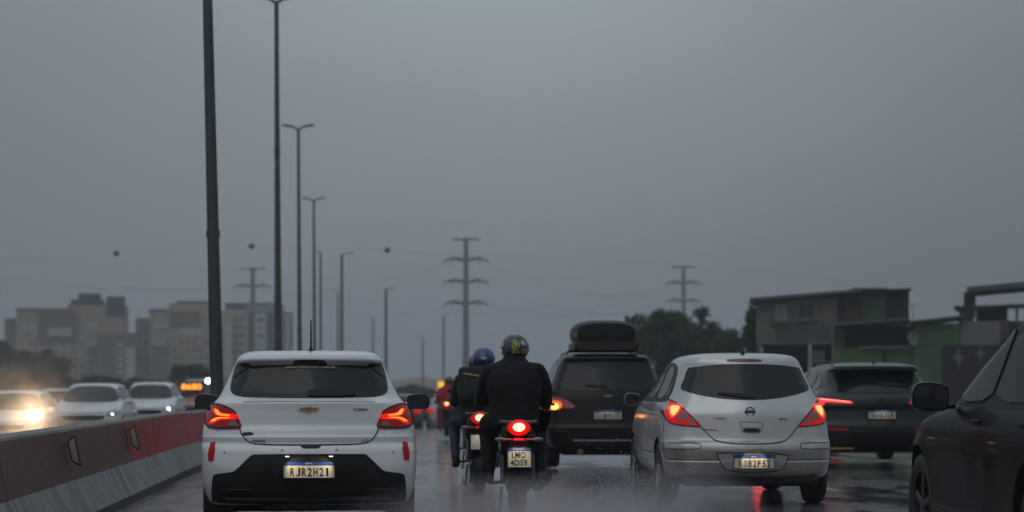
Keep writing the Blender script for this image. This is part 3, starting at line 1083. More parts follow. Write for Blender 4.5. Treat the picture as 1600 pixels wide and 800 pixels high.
for s_ in (-1, 1):
    sd = 'left' if s_ < 0 else 'right'
    win = [(0.62, 1.06), (0.66, 1.20), (0.80, 1.33), (1.05, 1.40), (1.6, 1.435), (2.1, 1.41), (2.45, 1.33), (3.05, 1.06), (3.0, 1.02), (0.66, 1.02)]
    obj('window_surround', proj(bvh2, win, sd, off=0.004, rnd=1, step=0.06), M_BLKP, H2)
    for wpts in ([(0.92, 1.06), (0.90, 1.25), (1.08, 1.365), (1.50, 1.40), (1.58, 1.06)],
                 [(1.70, 1.06), (1.66, 1.405), (2.08, 1.38), (2.40, 1.30), (2.90, 1.065)],
                 [(0.70, 1.07), (0.72, 1.18), (0.80, 1.25), (0.84, 1.07)]):
        obj('side_window', proj(bvh2, wpts, sd, off=0.010, rnd=1, step=0.06), mat('side_glass', (0.03, 0.034, 0.038), 0.10, ior=1.25, nscale=3, drops=.3), H2)
    for line in ([(0.86, 1.02), (0.95, 0.80), (1.15, 0.62), (1.20, 0.30)], [(1.64, 1.02), (1.66, 0.28)], [(2.95, 1.03), (2.92, 0.28)]):
        obj('door_gap', strip(bvh2, smline(line, 1), 0.010, sd), M_SEAM, H2)
    obj('fuel_door_gap' if s_ < 0 else 'rub_gap', strip(bvh2, [(1.2, .50), (2.9, .50)], 0.012, sd), mat('rub_strip', (.2, .2, .2), .5, nscale=12), H2)
    for y in (1.42, 2.30):
        bm = NB()
        box(bm, (0, 0, 0), (0.035, 0.16, 0.028), bev=0.012)
        o_ = obj('door_handle', bm, paint_silver, H2)
        o_.location = (s_ * 0.835, y, 0.90)
    door_mirror(H2, s_ * 0.925, 2.62, 1.04, 0.17, 0.14, mat('paint_grey_mirror', (.12, .125, .13), .3, coat=.8, nscale=9), gl=mat('mirror_glass_dark', (.06, .062, .066)))
    bm = NB()
    box(bm, (0, 0, 0), (.012, .10, .05), bev=.004)
for x in (-.745, .745):
    for y in (0.80, 3.40): wheel(H2, x, y, 0.31, 0.20, 0.205)
base_under(H2, 0.84, 4.15)

# ---------- 3. black people carrier with roof box
paint_black = mat('paint_black', (0.004, 0.004, 0.005), 0.3, spec=.2, coat=0.22, nscale=4, ncol=(0.008, 0.008, 0.008), drops=0.25, crough=0.12)
M3 = empty('people_carrier', (1.372, 29.0, 0), R(2.1),
           'black people carrier with a roof box and one glowing amber indicator', 'car')
KN3 = [(0.28, 0.64, 0.30, 0.02, 0.10, 0.10, 4.0, 0.10, 0.2, 0.2),
       (0.29, 0.78, 0.10, 0.05, 0.16, 0.20, 4.2, 0.12, 0.3, 0.3),
       (0.40, 0.85, 0.02, 0.06, 0.20, 0.24, 4.3, 0.15, 0.35, 0.4),
       (0.58, 0.87, 0.00, 0.07, 0.22, 0.26, 4.36, 0.16, 0.36, 0.42),
       (0.64, 0.87, 0.03, 0.07, 0.22, 0.26, 4.35, 0.16, 0.36, 0.42),
       (0.85, 0.865, 0.06, 0.07, 0.20, 0.26, 4.25, 0.16, 0.36, 0.42),
       (1.00, 0.85, 0.09, 0.07, 0.20, 0.26, 4.00, 0.14, 0.34, 0.4),
       (1.08, 0.82, 0.12, 0.07, 0.19, 0.26, 3.50, 0.12, 0.30, 0.36),
       (1.20, 0.775, 0.17, 0.07, 0.18, 0.26, 3.20, 0.10, 0.26, 0.30),
       (1.40, 0.70, 0.25, 0.07, 0.16, 0.24, 2.80, 0.09, 0.20, 0.28),
       (1.52, 0.655, 0.29, 0.07, 0.15, 0.22, 2.50, 0.08, 0.18, 0.24),
       (1.58, 0.62, 0.27, 0.06, 0.14, 0.22, 2.35, 0.08, 0.18, 0.24),
       (1.62, 0.57, 0.34, 0.06, 0.14, 0.22, 2.2, 0.08, 0.18, 0.24),
       (1.645, 0.45, 0.52, 0.05, 0.14, 0.22, 2.0, 0.08, 0.18, 0.24),
       (1.655, 0.2, 0.9, 0.03, 0.08, 0.10, 1.7, 0.03, 0.08, 0.10)]
me, bvh3 = car_body(KN3, 5, arches=((0.85, 0.32, 0.36), (3.5, 0.32, 0.36)), aw=0.87)
link('body', me, [paint_black, M_UNDER], M3)
gg = [(0, 1.53), (.50, 1.52), (.60, 1.47), (.68, 1.25), (.69, 1.16), (.60, 1.12), (0, 1.11)]
obj('rear_window', proj(bvh3, gg + [(-x, z) for x, z in gg[-2:0:-1]], off=.006, rnd=1, step=.06), M_GLASS, M3)
obj('rear_wiper', proj(bvh3, [(-.35, 1.20), (.0, 1.19), (0, 1.14), (-.30, 1.17)], off=.02, rnd=1), M_BLKP, M3)
tl = [(.85, 1.035), (.62, 1.00), (.46, .90), (.50, .86), (.70, .87), (.84, .89)]
for s_ in (-1, 1):
    f_ = mir if s_ < 0 else (lambda p: p)
    lamp = obj('tail_lamp', proj(bvh3, f_(tl), off=.012, rnd=1, step=.04), mat('lens_red_dim', (.22, .01, .01), .1, coat=1, emis=(1, .02, .01), es=.07, nscale=40), M3)
    if s_ < 0:
        obj('indicator_bulb', proj(bvh3, f_([(.755 + .055 * math.cos(a), .890 + .045 * math.sin(a)) for a in [i * PI / 5 for i in range(10)]]), off=.026, rnd=0, step=.02), M_AMB, lamp)
        obj('indicator_glow', proj(bvh3, f_([(.86, .98), (.68, .97), (.64, .90), (.70, .84), (.86, .84)]), off=.019, rnd=2, step=.03), M_AMBR, lamp)
    obj('reversing_lens', proj(bvh3, f_([(.64, .94), (.47, .90), (.50, .87), (.60, .88)]), off=.016, rnd=1, step=.03), M_LENSC, lamp)
    door_mirror(M3, s_ * .96, 2.8, 1.08, .2, .16, paint_black)
    sd = 'left' if s_ < 0 else 'right'
    for wpts in ([(0.45, 1.12), (0.55, 1.40), (0.75, 1.50), (1.15, 1.52), (1.15, 1.12)], [(1.22, 1.12), (1.22, 1.525), (2.0, 1.525), (2.05, 1.12)], [(2.12, 1.12), (2.08, 1.52), (2.4, 1.48), (2.95, 1.13)]):
        obj('side_window', proj(bvh3, wpts, sd, off=.010, rnd=1, step=.06), mat('side_glass_grey', (.055, .062, .068), .08, spec=.6, nscale=3), M3)
    obj('roof_rail', (lambda b: (tube(b, [(s_ * .56, .55, 1.60), (s_ * .54, .70, 1.66), (s_ * .54, 2.0, 1.66), (s_ * .54, 2.2, 1.60)], .014), b)[1])(NB()), M_BLKP, M3)
bm = NB()
prism(bm, [(x * .92, z * .85) for x, z in bw], -.004, .01)
o_ = obj('badge', bm, mat('badge_gold_dull', (.42, .34, .20), .35, .5, nscale=60), M3)
o_.location = (0, .085, 1.04)
obj('chrome_strip', proj(bvh3, [(-.50, .425), (.50, .425), (.50, .40), (-.50, .40)], off=.010, rnd=0), mat('chrome_wet', (.55, .57, .6), .25, .9, nscale=9, ncol=(.3, .3, .3)), M3)
obj('bumper_gap', strip(bvh3, [(-.80, .655), (0, .65), (.80, .655)], .012), M_SEAM, M3)
for x in (-.66, .66): obj('reflector', proj(bvh3, [(x - .09, .57), (x + .09, .57), (x + .09, .53), (x - .09, .53)], off=.008, rnd=0, step=.03), M_LENSD, M3)
plate(M3, (-.01, .045, .775), 'LSI0B23', lit=False)
plate_lamps(M3, -.01, 0.05, .865, 0.08, 0.05, .3, False)
bm = NB()
tube(bm, [(-.40, .04, .25), (-.40, .6, .25)], .04, 16)
obj('exhaust', bm, mat('brass_exhaust', (.30, .22, .10), .35, .8, nscale=20), M3)
for x in (-.76, .76):
    for y in (0.85, 3.5): wheel(M3, x, y, 0.315, 0.205, 0.2)
base_under(M3, .86, 4.3)
# roof box (lifts off: its own thing)
RB = empty('roof_box', (1.372, 29.0, 0), R(2.1), 'black lidded roof box strapped on top of the people carrier', 'roof box')
def loft_box(secs, m, name, parent, n=28, pw=3.2):
    bm = NB()
    rings = []
    for (y, hw, z0, z1) in secs:
        ring = []
        for k in range(n):
            a = 2 * PI * k / n
            ca, sa = math.cos(a), math.sin(a)
            ring.append(bm.verts.new((hw * math.copysign(abs(ca) ** (2 / pw), ca), y, (z0 + z1) / 2 + (z1 - z0) / 2 * math.copysign(abs(sa) ** (2 / pw), sa))))
        rings.append(ring)
    for a, b in zip(rings, rings[1:]):
        for k in range(n): bm.faces.new((a[k], a[(k + 1) % n], b[(k + 1) % n], b[k]))
    bm.faces.new(rings[0]); bm.faces.new(rings[-1])
    return obj(name, bm, m, parent)
loft_box([(.40, .37, 1.82, 2.04), (.41, .415, 1.79, 2.085), (.50, .445, 1.775, 2.12), (.9, .47, 1.77, 2.14), (1.7, .45, 1.77, 2.12), (2.1, .38, 1.78, 2.04), (2.25, .25, 1.79, 1.92)], mat('roof_box_black', (.009, .010, .011), .4, ior=1.3, nscale=8, ncol=(.03, .03, .032), drops=.3), 'lid', RB, pw=2.9)
loft_box([(.39, .42, 1.70, 1.82), (.42, .465, 1.68, 1.835), (.9, .475, 1.675, 1.835), (1.7, .465, 1.675, 1.835), (2.2, .32, 1.70, 1.83)], mat('roof_box_tray', (.012, .012, .013), .5, nscale=8), 'tray', RB, pw=5)
for y in (.75, 1.6):
    bm = NB()
    box(bm, (0, y, 1.690), (1.00, .06, .03), bev=.01)
    for s_ in (-1, 1): box(bm, (s_ * .30, y, 1.73), (.06, .06, .06), bev=.01)
    obj('crossbar', bm, M_BLKP, RB)
bm = NB()
box(bm, (0, .375, 1.835), (.10, .02, .04), bev=.006)
obj('latch', bm, M_BLKP, RB)

# ---------- 4. dark crossover on the right
paint_char = mat('paint_charcoal', (0.022, 0.024, 0.028), 0.3, 0.2, spec=.3, coat=0.3, nscale=4, ncol=(0.018, 0.020, 0.024), drops=0.25, crough=0.14)
C4 = empty('crossover_car', (5.28, 29.2, 0), R(2.0),
           'charcoal crossover with slim red light bar, just right of the silver hatchback', 'car')
KN4 = [(0.30, 0.66, 0.30, 0.02, 0.10, 0.10, 4.1, 0.10, 0.2, 0.2),
       (0.31, 0.80, 0.12, 0.05, 0.18, 0.22, 4.3, 0.12, 0.3, 0.3),
       (0.42, 0.89, 0.03, 0.06, 0.24, 0.28, 4.4, 0.15, 0.35, 0.4),
       (0.60, 0.92, 0.00, 0.08, 0.26, 0.30, 4.46, 0.16, 0.36, 0.42),
       (0.70, 0.92, 0.04, 0.08, 0.26, 0.30, 4.45, 0.16, 0.36, 0.42),
       (0.84, 0.92, 0.06, 0.08, 0.26, 0.30, 4.4, 0.16, 0.36, 0.42),
       (0.90, 0.915, 0.03, 0.08, 0.26, 0.30, 4.3, 0.16, 0.36, 0.42),
       (1.00, 0.90, 0.05, 0.08, 0.25, 0.30, 4.00, 0.14, 0.34, 0.4),
       (1.06, 0.87, 0.12, 0.08, 0.24, 0.30, 3.60, 0.12, 0.30, 0.36),
       (1.14, 0.80, 0.22, 0.08, 0.24, 0.34, 3.25, 0.10, 0.26, 0.30),
       (1.28, 0.72, 0.36, 0.08, 0.22, 0.34, 2.90, 0.09, 0.20, 0.28),
       (1.39, 0.67, 0.44, 0.07, 0.18, 0.30, 2.60, 0.08, 0.18, 0.24),
       (1.42, 0.65, 0.28, 0.05, 0.14, 0.24, 2.5, 0.08, 0.18, 0.24),
       (1.46, 0.62, 0.28, 0.05, 0.14, 0.24, 2.35, 0.08, 0.18, 0.24),
       (1.49, 0.56, 0.42, 0.05, 0.14, 0.22, 2.2, 0.08, 0.18, 0.24),
       (1.515, 0.42, 0.62, 0.05, 0.14, 0.22, 2.0, 0.08, 0.18, 0.24),
       (1.525, 0.2, 0.95, 0.03, 0.08, 0.10, 1.7, 0.03, 0.08, 0.10)]
me, bvh4 = car_body(KN4, 5, arches=((0.88, 0.345, 0.39), (3.55, 0.345, 0.39)), aw=0.92)
link('body', me, [paint_char, M_UNDER], C4)
gg = [(0, 1.40), (.52, 1.39), (.60, 1.36), (.66, 1.22), (.67, 1.12), (.60, 1.09), (0, 1.08)]
obj('rear_window', proj(bvh4, gg + [(-x, z) for x, z in gg[-2:0:-1]], off=.006, rnd=1, step=.06), M_GLASS, C4)
obj('rear_wiper', proj(bvh4, [(.0, 1.235), (.22, 1.215), (.40, 1.20), (.40, 1.175), (.0, 1.175)], off=.02, rnd=1), M_BLKP, C4)
for s_ in (-1, 1):
    f_ = mir if s_ < 0 else (lambda p: p)
    lamp = obj('tail_lamp', proj(bvh4, f_([(.90, 1.02), (.60, .975), (.38, .935), (.38, .91), (.70, .90), (.90, .885)]), off=.010, rnd=1, step=.04), M_LENSD, C4)
    obj('lamp_strip', proj(bvh4, f_([(.875, 1.005), (.81, .995), (.42, .955), (.42, .93), (.78, .95), (.81, .90), (.87, .90)]), off=.016, thick=.002, rnd=0, step=.03), mat('strip_lit_red', (.9, .05, .05), .3, emis=(1, .03, .03), es=1.2), lamp)
    obj('lamp_core', proj(bvh4, f_([(.85, .985), (.45, .945), (.45, .955), (.83, .995)]), off=.020, thick=.001, rnd=0, step=.03), mat('strip_lit_core', (.9, .3, .3), .3, emis=(1, .22, .16), es=2.6), lamp)
    obj('reflector', proj(bvh4, f_([(.86, .59), (.48, .57), (.48, .54), (.86, .555)]), off=.008, rnd=0, step=.03), mat('reflector_dim', (.25, .005, .01), .25, coat=.6, emis=(1, .01, .02), es=.05, nscale=60), C4)  # reflector carries a faint painted-in glow, not a lamp
    door_mirror(C4, s_ * 1.0, 2.95, 1.08, .2, .15, paint_char)
    sd = 'left' if s_ < 0 else 'right'
    for wpts in ([(0.55, 1.13), (0.75, 1.28), (1.05, 1.38), (1.15, 1.13)], [(1.22, 1.10), (1.18, 1.39), (1.9, 1.42), (2.0, 1.10)], [(2.08, 1.10), (2.0, 1.42), (2.4, 1.38), (3.05, 1.10)]):
        obj('side_window', proj(bvh4, wpts, sd, off=.008, rnd=1, step=.06), M_GLASS, C4)
    bm = NB()
    tube(bm, [(s_ * .60, .6, 1.47), (s_ * .58, .8, 1.535), (s_ * .58, 2.0, 1.535), (s_ * .58, 2.2, 1.47)], .014)
    obj('roof_rail', bm, M_BLKP, C4)
bm = NB()
for dx in (0,):
    lathe(bm, [(.055, -.003), (.062, .003)], 'y', 24)
o_ = obj('badge', bm, mat('badge_dark', (.05, .05, .055), .3, .8, nscale=40), C4); o_.location = (0, .03, .955)
obj('light_bar', proj(bvh4, [(-.38, .935), (.38, .935), (.38, .905), (-.38, .905)], off=.008, rnd=0), M_BLKG, C4)
obj('tailgate_gap', strip(bvh4, smline([(-.66, .88), (-.62, .70), (-.5, .66), (.5, .66), (.62, .70), (.66, .88)], 2), .01), M_SEAM, C4)
obj('lower_bumper', proj(bvh4, [(-.88, .50), (-.5, .52), (.5, .52), (.88, .50), (.84, .33), (-.84, .33)], off=.008, rnd=1, step=.05), M_BLKP, C4)
plate(C4, (0, .025, .775), 'SRN6J58', lit=False)
plate_lamps(C4, 0, .03, .86, .08, .05, .3, False)
for x in (-.81, .81):
    for y in (.88, 3.55): wheel(C4, x, y, .34, .22, .235)
base_under(C4, .90, 4.4, z=.2)
bm = NB()
box(bm, (-.58, .10, .285), (.38, .05, .035), bev=.01)
obj('tow_step', bm, mat('tow_ochre', (.35, .22, .05), .5, nscale=20), C4)
lathe_b = NB()
lathe(lathe_b, [(0.03, 0), (0.022, 0.02), (0.008, 0.07), (0.0001, 0.08)], 'z', 12)
o_ = obj('aerial', lathe_b, paint_char, C4); o_.location = (0, .6, 1.50)

# ---------- 5. near black SUV on the right, seen along its flank
paint_blk2 = mat('paint_black_near', (0.004, 0.004, 0.005), 0.35, ior=1.12, coat=0.13, nscale=4, ncol=(0.007, 0.007, 0.008), crough=0.03)
S5 = empty('sport_utility_car', (3.85, 10.45, 0), R(1.9),
           'black sport utility car cut off by the photo edge, its big mirror overlapping the crossover', 'car')
KN5 = [(0.30, 0.66, 0.30, 0.02, 0.10, 0.10, 4.3, 0.10, 0.2, 0.2),
       (0.31, 0.84, 0.12, 0.05, 0.18, 0.22, 4.5, 0.12, 0.3, 0.3),
       (0.42, 0.91, 0.03, 0.06, 0.24, 0.28, 4.6, 0.20, 0.45, 0.5),
       (0.62, 0.925, 0.00, 0.08, 0.26, 0.30, 4.68, 0.22, 0.50, 0.6),
       (0.78, 0.93, 0.04, 0.08, 0.26, 0.30, 4.64, 0.24, 0.55, 0.65),
       (0.90, 0.925, 0.05, 0.08, 0.26, 0.30, 4.5, 0.24, 0.55, 0.65),
       (0.97, 0.91, 0.06, 0.08, 0.25, 0.30, 4.25, 0.20, 0.50, 0.6),
       (1.03, 0.885, 0.10, 0.08, 0.24, 0.30, 3.70, 0.16, 0.42, 0.5),
       (1.08, 0.86, 0.14, 0.08, 0.24, 0.34, 3.35, 0.12, 0.30, 0.40),
       (1.30, 0.78, 0.28, 0.08, 0.22, 0.34, 2.85, 0.10, 0.20, 0.30),
       (1.48, 0.725, 0.40, 0.07, 0.18, 0.30, 2.40, 0.08, 0.18, 0.24),
       (1.60, 0.67, 0.40, 0.05, 0.14, 0.24, 2.25, 0.08, 0.18, 0.24),
       (1.67, 0.58, 0.52, 0.05, 0.14, 0.22, 1.95, 0.08, 0.18, 0.24),
       (1.695, 0.42, 0.72, 0.05, 0.14, 0.22, 1.8, 0.08, 0.18, 0.24),
       (1.705, 0.2, 0.95, 0.03, 0.08, 0.10, 1.5, 0.03, 0.08, 0.10)]
me, bvh5 = car_body(KN5, 6, arches=((0.95, 0.37, 0.42), (3.75, 0.37, 0.42)), aw=0.93)
link('body', me, [paint_blk2, M_UNDER], S5)
for s_ in (-1, 1):
    sd = 'left' if s_ < 0 else 'right'
    sur = [(0.45, 1.10), (0.62, 1.38), (0.95, 1.54), (1.7, 1.585), (2.12, 1.55), (2.55, 1.36), (3.05, 1.12), (2.9, 1.06), (0.55, 1.06)]
    obj('window_surround', proj(bvh5, sur, sd, off=.003, rnd=1, step=.03), M_BLKP, S5)
    for wpts in ([(2.035, 1.09), (2.03, 1.30), (2.00, 1.535), (2.12, 1.525), (2.40, 1.40), (2.62, 1.27), (2.90, 1.09)], [(0.62, 1.095), (0.74, 1.36), (0.98, 1.50), (1.90, 1.55), (1.96, 1.30), (1.975, 1.09)]):
        obj('side_window', proj(bvh5, wpts, sd, off=.014, rnd=1, step=.03), mat('side_glass_dusk', (.014, .019, .026), .08, ior=1.15, nscale=2.5, ncol=(.008, .010, .013), drops=.2), S5)
    for line in ([(2.0, 1.06), (1.98, .34)], [(2.72, 1.08), (2.78, .80), (2.74, .34)], [(0.55, 1.05), (0.85, .82)]):
        obj('door_gap', strip(bvh5, smline(line, 1), .008, sd), M_SEAM, S5)
    for y in (2.16, 1.10):
        bm = NB()
        box(bm, (0, 0, 0), (.04, .19, .032), bev=.014)
        o_ = obj('door_handle', bm, paint_blk2, S5); o_.location = (s_ * .925, y, .97)
    door_mirror(S5, s_ * 1.055, 2.80, 1.125, .235, .185, M_BLKG, gl=mat('mirror_glass_dusk', (.13, .145, .155), .10, .9, nscale=4))
    bm = NB()
    box(bm, (0, 2.3, .36), (.03, 2.1, .09), bev=.012)
    o_ = obj('side_skirt', bm, M_BLKP, S5); o_.location = (s_ * .905, 0, 0)
# windscreen, bonnet edge, headlamps and rear lamps so the car holds up from the side
ws = [(-.72, 1.12), (-.62, 1.42), (-.55, 1.55), (.55, 1.55), (.62, 1.42), (.72, 1.12)]
obj('windscreen', proj(bvh5, ws, 'front', off=.008, rnd=1, step=.08), M_GLASS2, S5)
gg = [(0, 1.54), (.52, 1.53), (.60, 1.46), (.68, 1.20), (.60, 1.12), (0, 1.10)]
obj('rear_window', proj(bvh5, gg + [(-x, z) for x, z in gg[-2:0:-1]], off=.006, rnd=1, step=.06), M_GLASS, S5)
for s_ in (-1, 1):
    f_ = mir if s_ < 0 else (lambda p: p)
    obj('tail_lamp', proj(bvh5, f_([(.90, 1.0), (.55, .96), (.55, .86), (.90, .84)]), off=.01, rnd=1, step=.05), M_LENSR, S5)
    obj('headlamp', proj(bvh5, f_([(.82, .86), (.5, .84), (.5, .74), (.84, .74)]), 'front', off=.01, rnd=1, step=.05), M_LENSC, S5)
for x in (-.795, .795):
    for y in (.95, 3.75): wheel(S5, x, y, .365, .235, .25, rim_mat=M_RIMD)
base_under(S5, .92, 4.6, z=.22)

# ================================================================== MOTORCYCLES AND RIDERS
def skin_mesh(chains, mats, name, parent, sub=2, matfn=None):
    """one continuous skinned figure; chains = dict joint -> (pos, radius), edges list, root"""
    V, E, root = chains
    names = list(V)
    me = bpy.data.meshes.new(name)
    me.from_pydata([V[k][0] for k in names], [(names.index(a), names.index(b)) for a, b in E], [])
    o_ = bpy.data.objects.new(name, me)
    COL.objects.link(o_)
    md = o_.modifiers.new('s', 'SKIN')
    md.use_smooth_shade = True
    md.branch_smoothing = 0.6
    sv = me.skin_vertices[0].data
    for i, k in enumerate(names):
        r_ = V[k][1]
        sv[i].radius = r_ if isinstance(r_, tuple) else (r_, r_)
        sv[i].use_root = (k in root)
    m2 = o_.modifiers.new('u', 'SUBSURF')
    m2.levels = sub
    m2.render_levels = sub
    dg = bpy.context.evaluated_depsgraph_get()
    me2 = bpy.data.meshes.new_from_object(o_.evaluated_get(dg))
    bpy.data.objects.remove(o_)
    me2.name = name
    for m in mats: me2.materials.append(m)
    # cloth folds: fine displacement along the normal
    for v in me2.vertices:
        n_ = noise.noise(v.co * 9.0) * 0.010 + noise.noise(Vector((v.co.x * 6, v.co.y * 6, v.co.z * 22))) * 0.006
        if v.co.z > 0.35: v.co += v.normal * n_
    if matfn:
        for p in me2.polygons: p.material_index = matfn(p.center)
    me2.polygons.foreach_set('use_smooth', [True] * len(me2.polygons))
    o_ = bpy.data.objects.new(name, me2)
    COL.objects.link(o_)
    o_.parent = parent
    return o_


def helmet(parent, loc, m, visor, size=1.0, deco=None, name='helmet'):
    """full-face shell: egg-shaped, chin bar forward, neck roll, visor"""
    bm = NB()
    ell(bm, (0, 0, 0), (.128, .150, .135), 32, 22)
    for v in bm.verts:
        if v.co.z < -.02:
            k = (-v.co.z - .02) / .115
            v.co.x *= 1 - .16 * k
            v.co.y = v.co.y * (1 - .06 * k) + .02 * k
        if v.co.z < -.095: v.co.z = -.095 - (-v.co.z - .095) * .9
    o_ = obj(name, bm, m, parent, smooth=60)
    o_.location = loc
    o_.scale = (size,) * 3
    bm = NB()
    prof = [(-.105, .05), (-.09, .115), (-.04, .150), (.04, .150), (.09, .115), (.105, .05)]
    rg = []
    for z, k in ((-.03, .99), (.0, 1.03), (.05, 1.0), (.075, .90)):
        rg.append([bm.verts.new((x * k * 1.12, y * k * 1.03, z)) for x, y in chaikin(prof, 0)])
    for a, b in zip(rg, rg[1:]):
        for i in range(5): bm.faces.new((a[i], a[i + 1], b[i + 1], b[i]))
    obj('visor', bm, visor, o_, smooth=60)
    bm = NB()
    lathe(bm, [(.092, -.100), (.104, -.108), (.100, -.122), (.085, -.118)], 'z', 28, closed=True)
    bmesh.ops.scale(bm, vec=(1, 1.15, 1), verts=bm.verts[:])
    obj('neck_roll', bm, M_BLKP, o_)
    return o_


def hand_chain(V, E, tag_, wrist, knuck, side):
    """gloved hand closed on a grip: palm, four fingers of unequal length and a thumb"""
    w_, k_ = Vector(wrist), Vector(knuck)
    d = (k_ - w_).normalized()
    V[tag_ + 'palm'] = (tuple(w_.lerp(k_, .55)), (.034, .022))
    E.append((tag_ + 'wrist', tag_ + 'palm'))
    lat = Vector((1, 0, 0))
    for i, (off, ln) in enumerate(((-.030, .85), (-.010, 1.0), (.011, .95), (.030, .75))):
        b = k_ + lat * off
        ns = [b, b + d * .028 * ln + Vector((0, 0, .004)), b + d * .036 * ln + Vector((0, 0, -.026 * ln)), b + d * .012 + Vector((0, 0, -.044 * ln))]
        prev = tag_ + 'palm'
        for j, p in enumerate(ns):
            nm = f'{tag_}f{i}{j}'
            V[nm] = (tuple(p), .0105 - .001 * j)
            E.append((prev, nm))
            prev = nm
    b = w_.lerp(k_, .35) + lat * (-side) * .030
    prev = tag_ + 'palm'
    for j, p in enumerate((b, b + d * .035 + Vector((-side * .012, 0, -.012)), b + d * .05 + Vector((0, 0, -.036)))):
        nm = f'{tag_}t{j}'
        V[nm] = (tuple(p), .0115 - .001 * j)
        E.append((prev, nm))
        prev = nm


def rider(parent_loc, rz, label, jacket, pants, boots, group, seat=(0, .72, .80), lean=.12, shoulder=.205, bulk=1.0, sc=1.0, kneeout=.20, footx=.20, leg=1.0):
    root = empty('person', parent_loc, rz, label, 'person', group)
    root.scale = (sc,) * 3
    V, E = {}, []
    sx, sy, sz = seat
    b = bulk
    V['pel'] = ((sx, sy, sz + .06), (.165 * b, .135 * b))
    V['waist'] = ((sx, sy + lean * .35, sz + .20), (.180 * b, .125 * b))
    V['chest'] = ((sx, sy + lean * .9, sz + .38), (.205 * b, .140 * b))
    V['upper'] = ((sx, sy + lean * 1.15, sz + .48), (.165 * b, .110 * b))
    V['neck'] = ((sx, sy + lean * 1.35, sz + .56), (.075, .07))
    V['head0'] = ((sx, sy + lean * 1.5, sz + .64), (.062, .065))
    V['head1'] = ((sx, sy + lean * 1.6, sz + .72), (.080, .090))
    E += [('pel', 'waist'), ('waist', 'chest'), ('chest', 'upper'), ('upper', 'neck'), ('neck', 'head0'), ('head0', 'head1')]
    for s_, t_ in ((-1, 'l'), (1, 'r')):
        V[t_ + 'sh'] = ((sx + s_ * shoulder, sy + lean * 1.15, sz + .475), .082 * b)
        V[t_ + 'ua'] = ((sx + s_ * (shoulder + .028), sy + lean * 1.3 + .03, sz + .34), .080 * b)
        V[t_ + 'el'] = ((sx + s_ * (shoulder + .045), sy + lean + .13, sz + .20), .072 * b)
        V[t_ + 'fa'] = ((sx + s_ * (shoulder + .065), sy + lean + .28, sz + .20), .054 * b)
        V[t_ + 'wrist'] = ((sx + s_ * (shoulder + .085), 1.19, .985), .034)
        E += [('upper', t_ + 'sh'), (t_ + 'sh', t_ + 'ua'), (t_ + 'ua', t_ + 'el'), (t_ + 'el', t_ + 'fa'), (t_ + 'fa', t_ + 'wrist')]
        hand_chain(V, E, t_, V[t_ + 'wrist'][0], (sx + s_ * (shoulder + .085), 1.27, 1.012), s_)
        V[t_ + 'hip'] = ((sx + s_ * .10, sy + .06, sz + .03), .108 * b)
        V[t_ + 'th'] = ((sx + s_ * (.10 + kneeout) * .62, sy + .22, sz + .00), .092 * b * leg)
        V[t_ + 'kn'] = ((sx + s_ * kneeout, sy + .42, sz - .03), .070 * b * leg)
        V[t_ + 'ca'] = ((sx + s_ * (kneeout + footx) / 2, sy + .30, sz - .24), .063 * b * leg)
        V[t_ + 'an'] = ((sx + s_ * footx, sy + .18, sz - .46), .046 * leg)
        V[t_ + 'he'] = ((sx + s_ * footx, sy + .14, sz - .505), .046)
        V[t_ + 'to'] = ((sx + s_ * (footx + .01), sy + .36, sz - .50), (.046, .034))
        E += [('pel', t_ + 'hip'), (t_ + 'hip', t_ + 'th'), (t_ + 'th', t_ + 'kn'), (t_ + 'kn', t_ + 'ca'), (t_ + 'ca', t_ + 'an'), (t_ + 'an', t_ + 'he'), (t_ + 'he', t_ + 'to')]

    def mf(c):
        if c.z < sz - .40: return 2
        if c.y > 1.20 and c.z > .93: return 2
        if c.z < sz + .04 or (c.z < sz + .10 and c.y > sy + .16 and abs(c.x) < .24): return 1
        return 0
    skin_mesh((V, E, ('pel',)), [jacket, pants, boots], 'body', root, matfn=mf)
    # loose rain jacket over the back and hips, with a stand-up collar
    bm = NB()
    pr = []
    n = 56
    for (z, hw_, hd_, cy_) in ((sz - .012, .200, .17, .02), (sz - .01, .206, .175, .02), (sz + .06, .212, .165, .03), (sz + .16, .218, .150, .05), (sz + .28, .238, .150, .07), (sz + .38, .246, .150, .09), (sz + .45, .232, .138, .11), (sz + .50, .190, .118, .12), (sz + .545, .130, .100, .13), (sz + .58, .095, .090, .14), (sz + .63, .088, .088, .15)):
        ring = []
        for i in range(n):
            a = 2 * PI * i / n
            wv = 1 + (.030 * math.sin(5 * a + z * 9) + .016 * math.sin(3 * a - z * 34) + .016 * math.sin(8 * a + z * 47)) * (1 if z < sz + .45 else .3)
            ca_, sa_ = math.cos(a), math.sin(a)
            k_ = b / 1.16 if b > 1.1 else b / 1.10
            ring.append(bm.verts.new((sx + hw_ * k_ * wv * math.copysign(abs(ca_) ** .8, ca_), sy + cy_ * (.4 + 5 * lean) + hd_ * k_ * wv * math.copysign(abs(sa_) ** .8, sa_), z)))
        pr.append(ring)
    for a, c in zip(pr, pr[1:]):
        for i in range(n): bm.faces.new((a[i], a[(i + 1) % n], c[(i + 1) % n], c[i]))
    obj('jacket', bm, jacket, root, smooth=70)
    return root, V


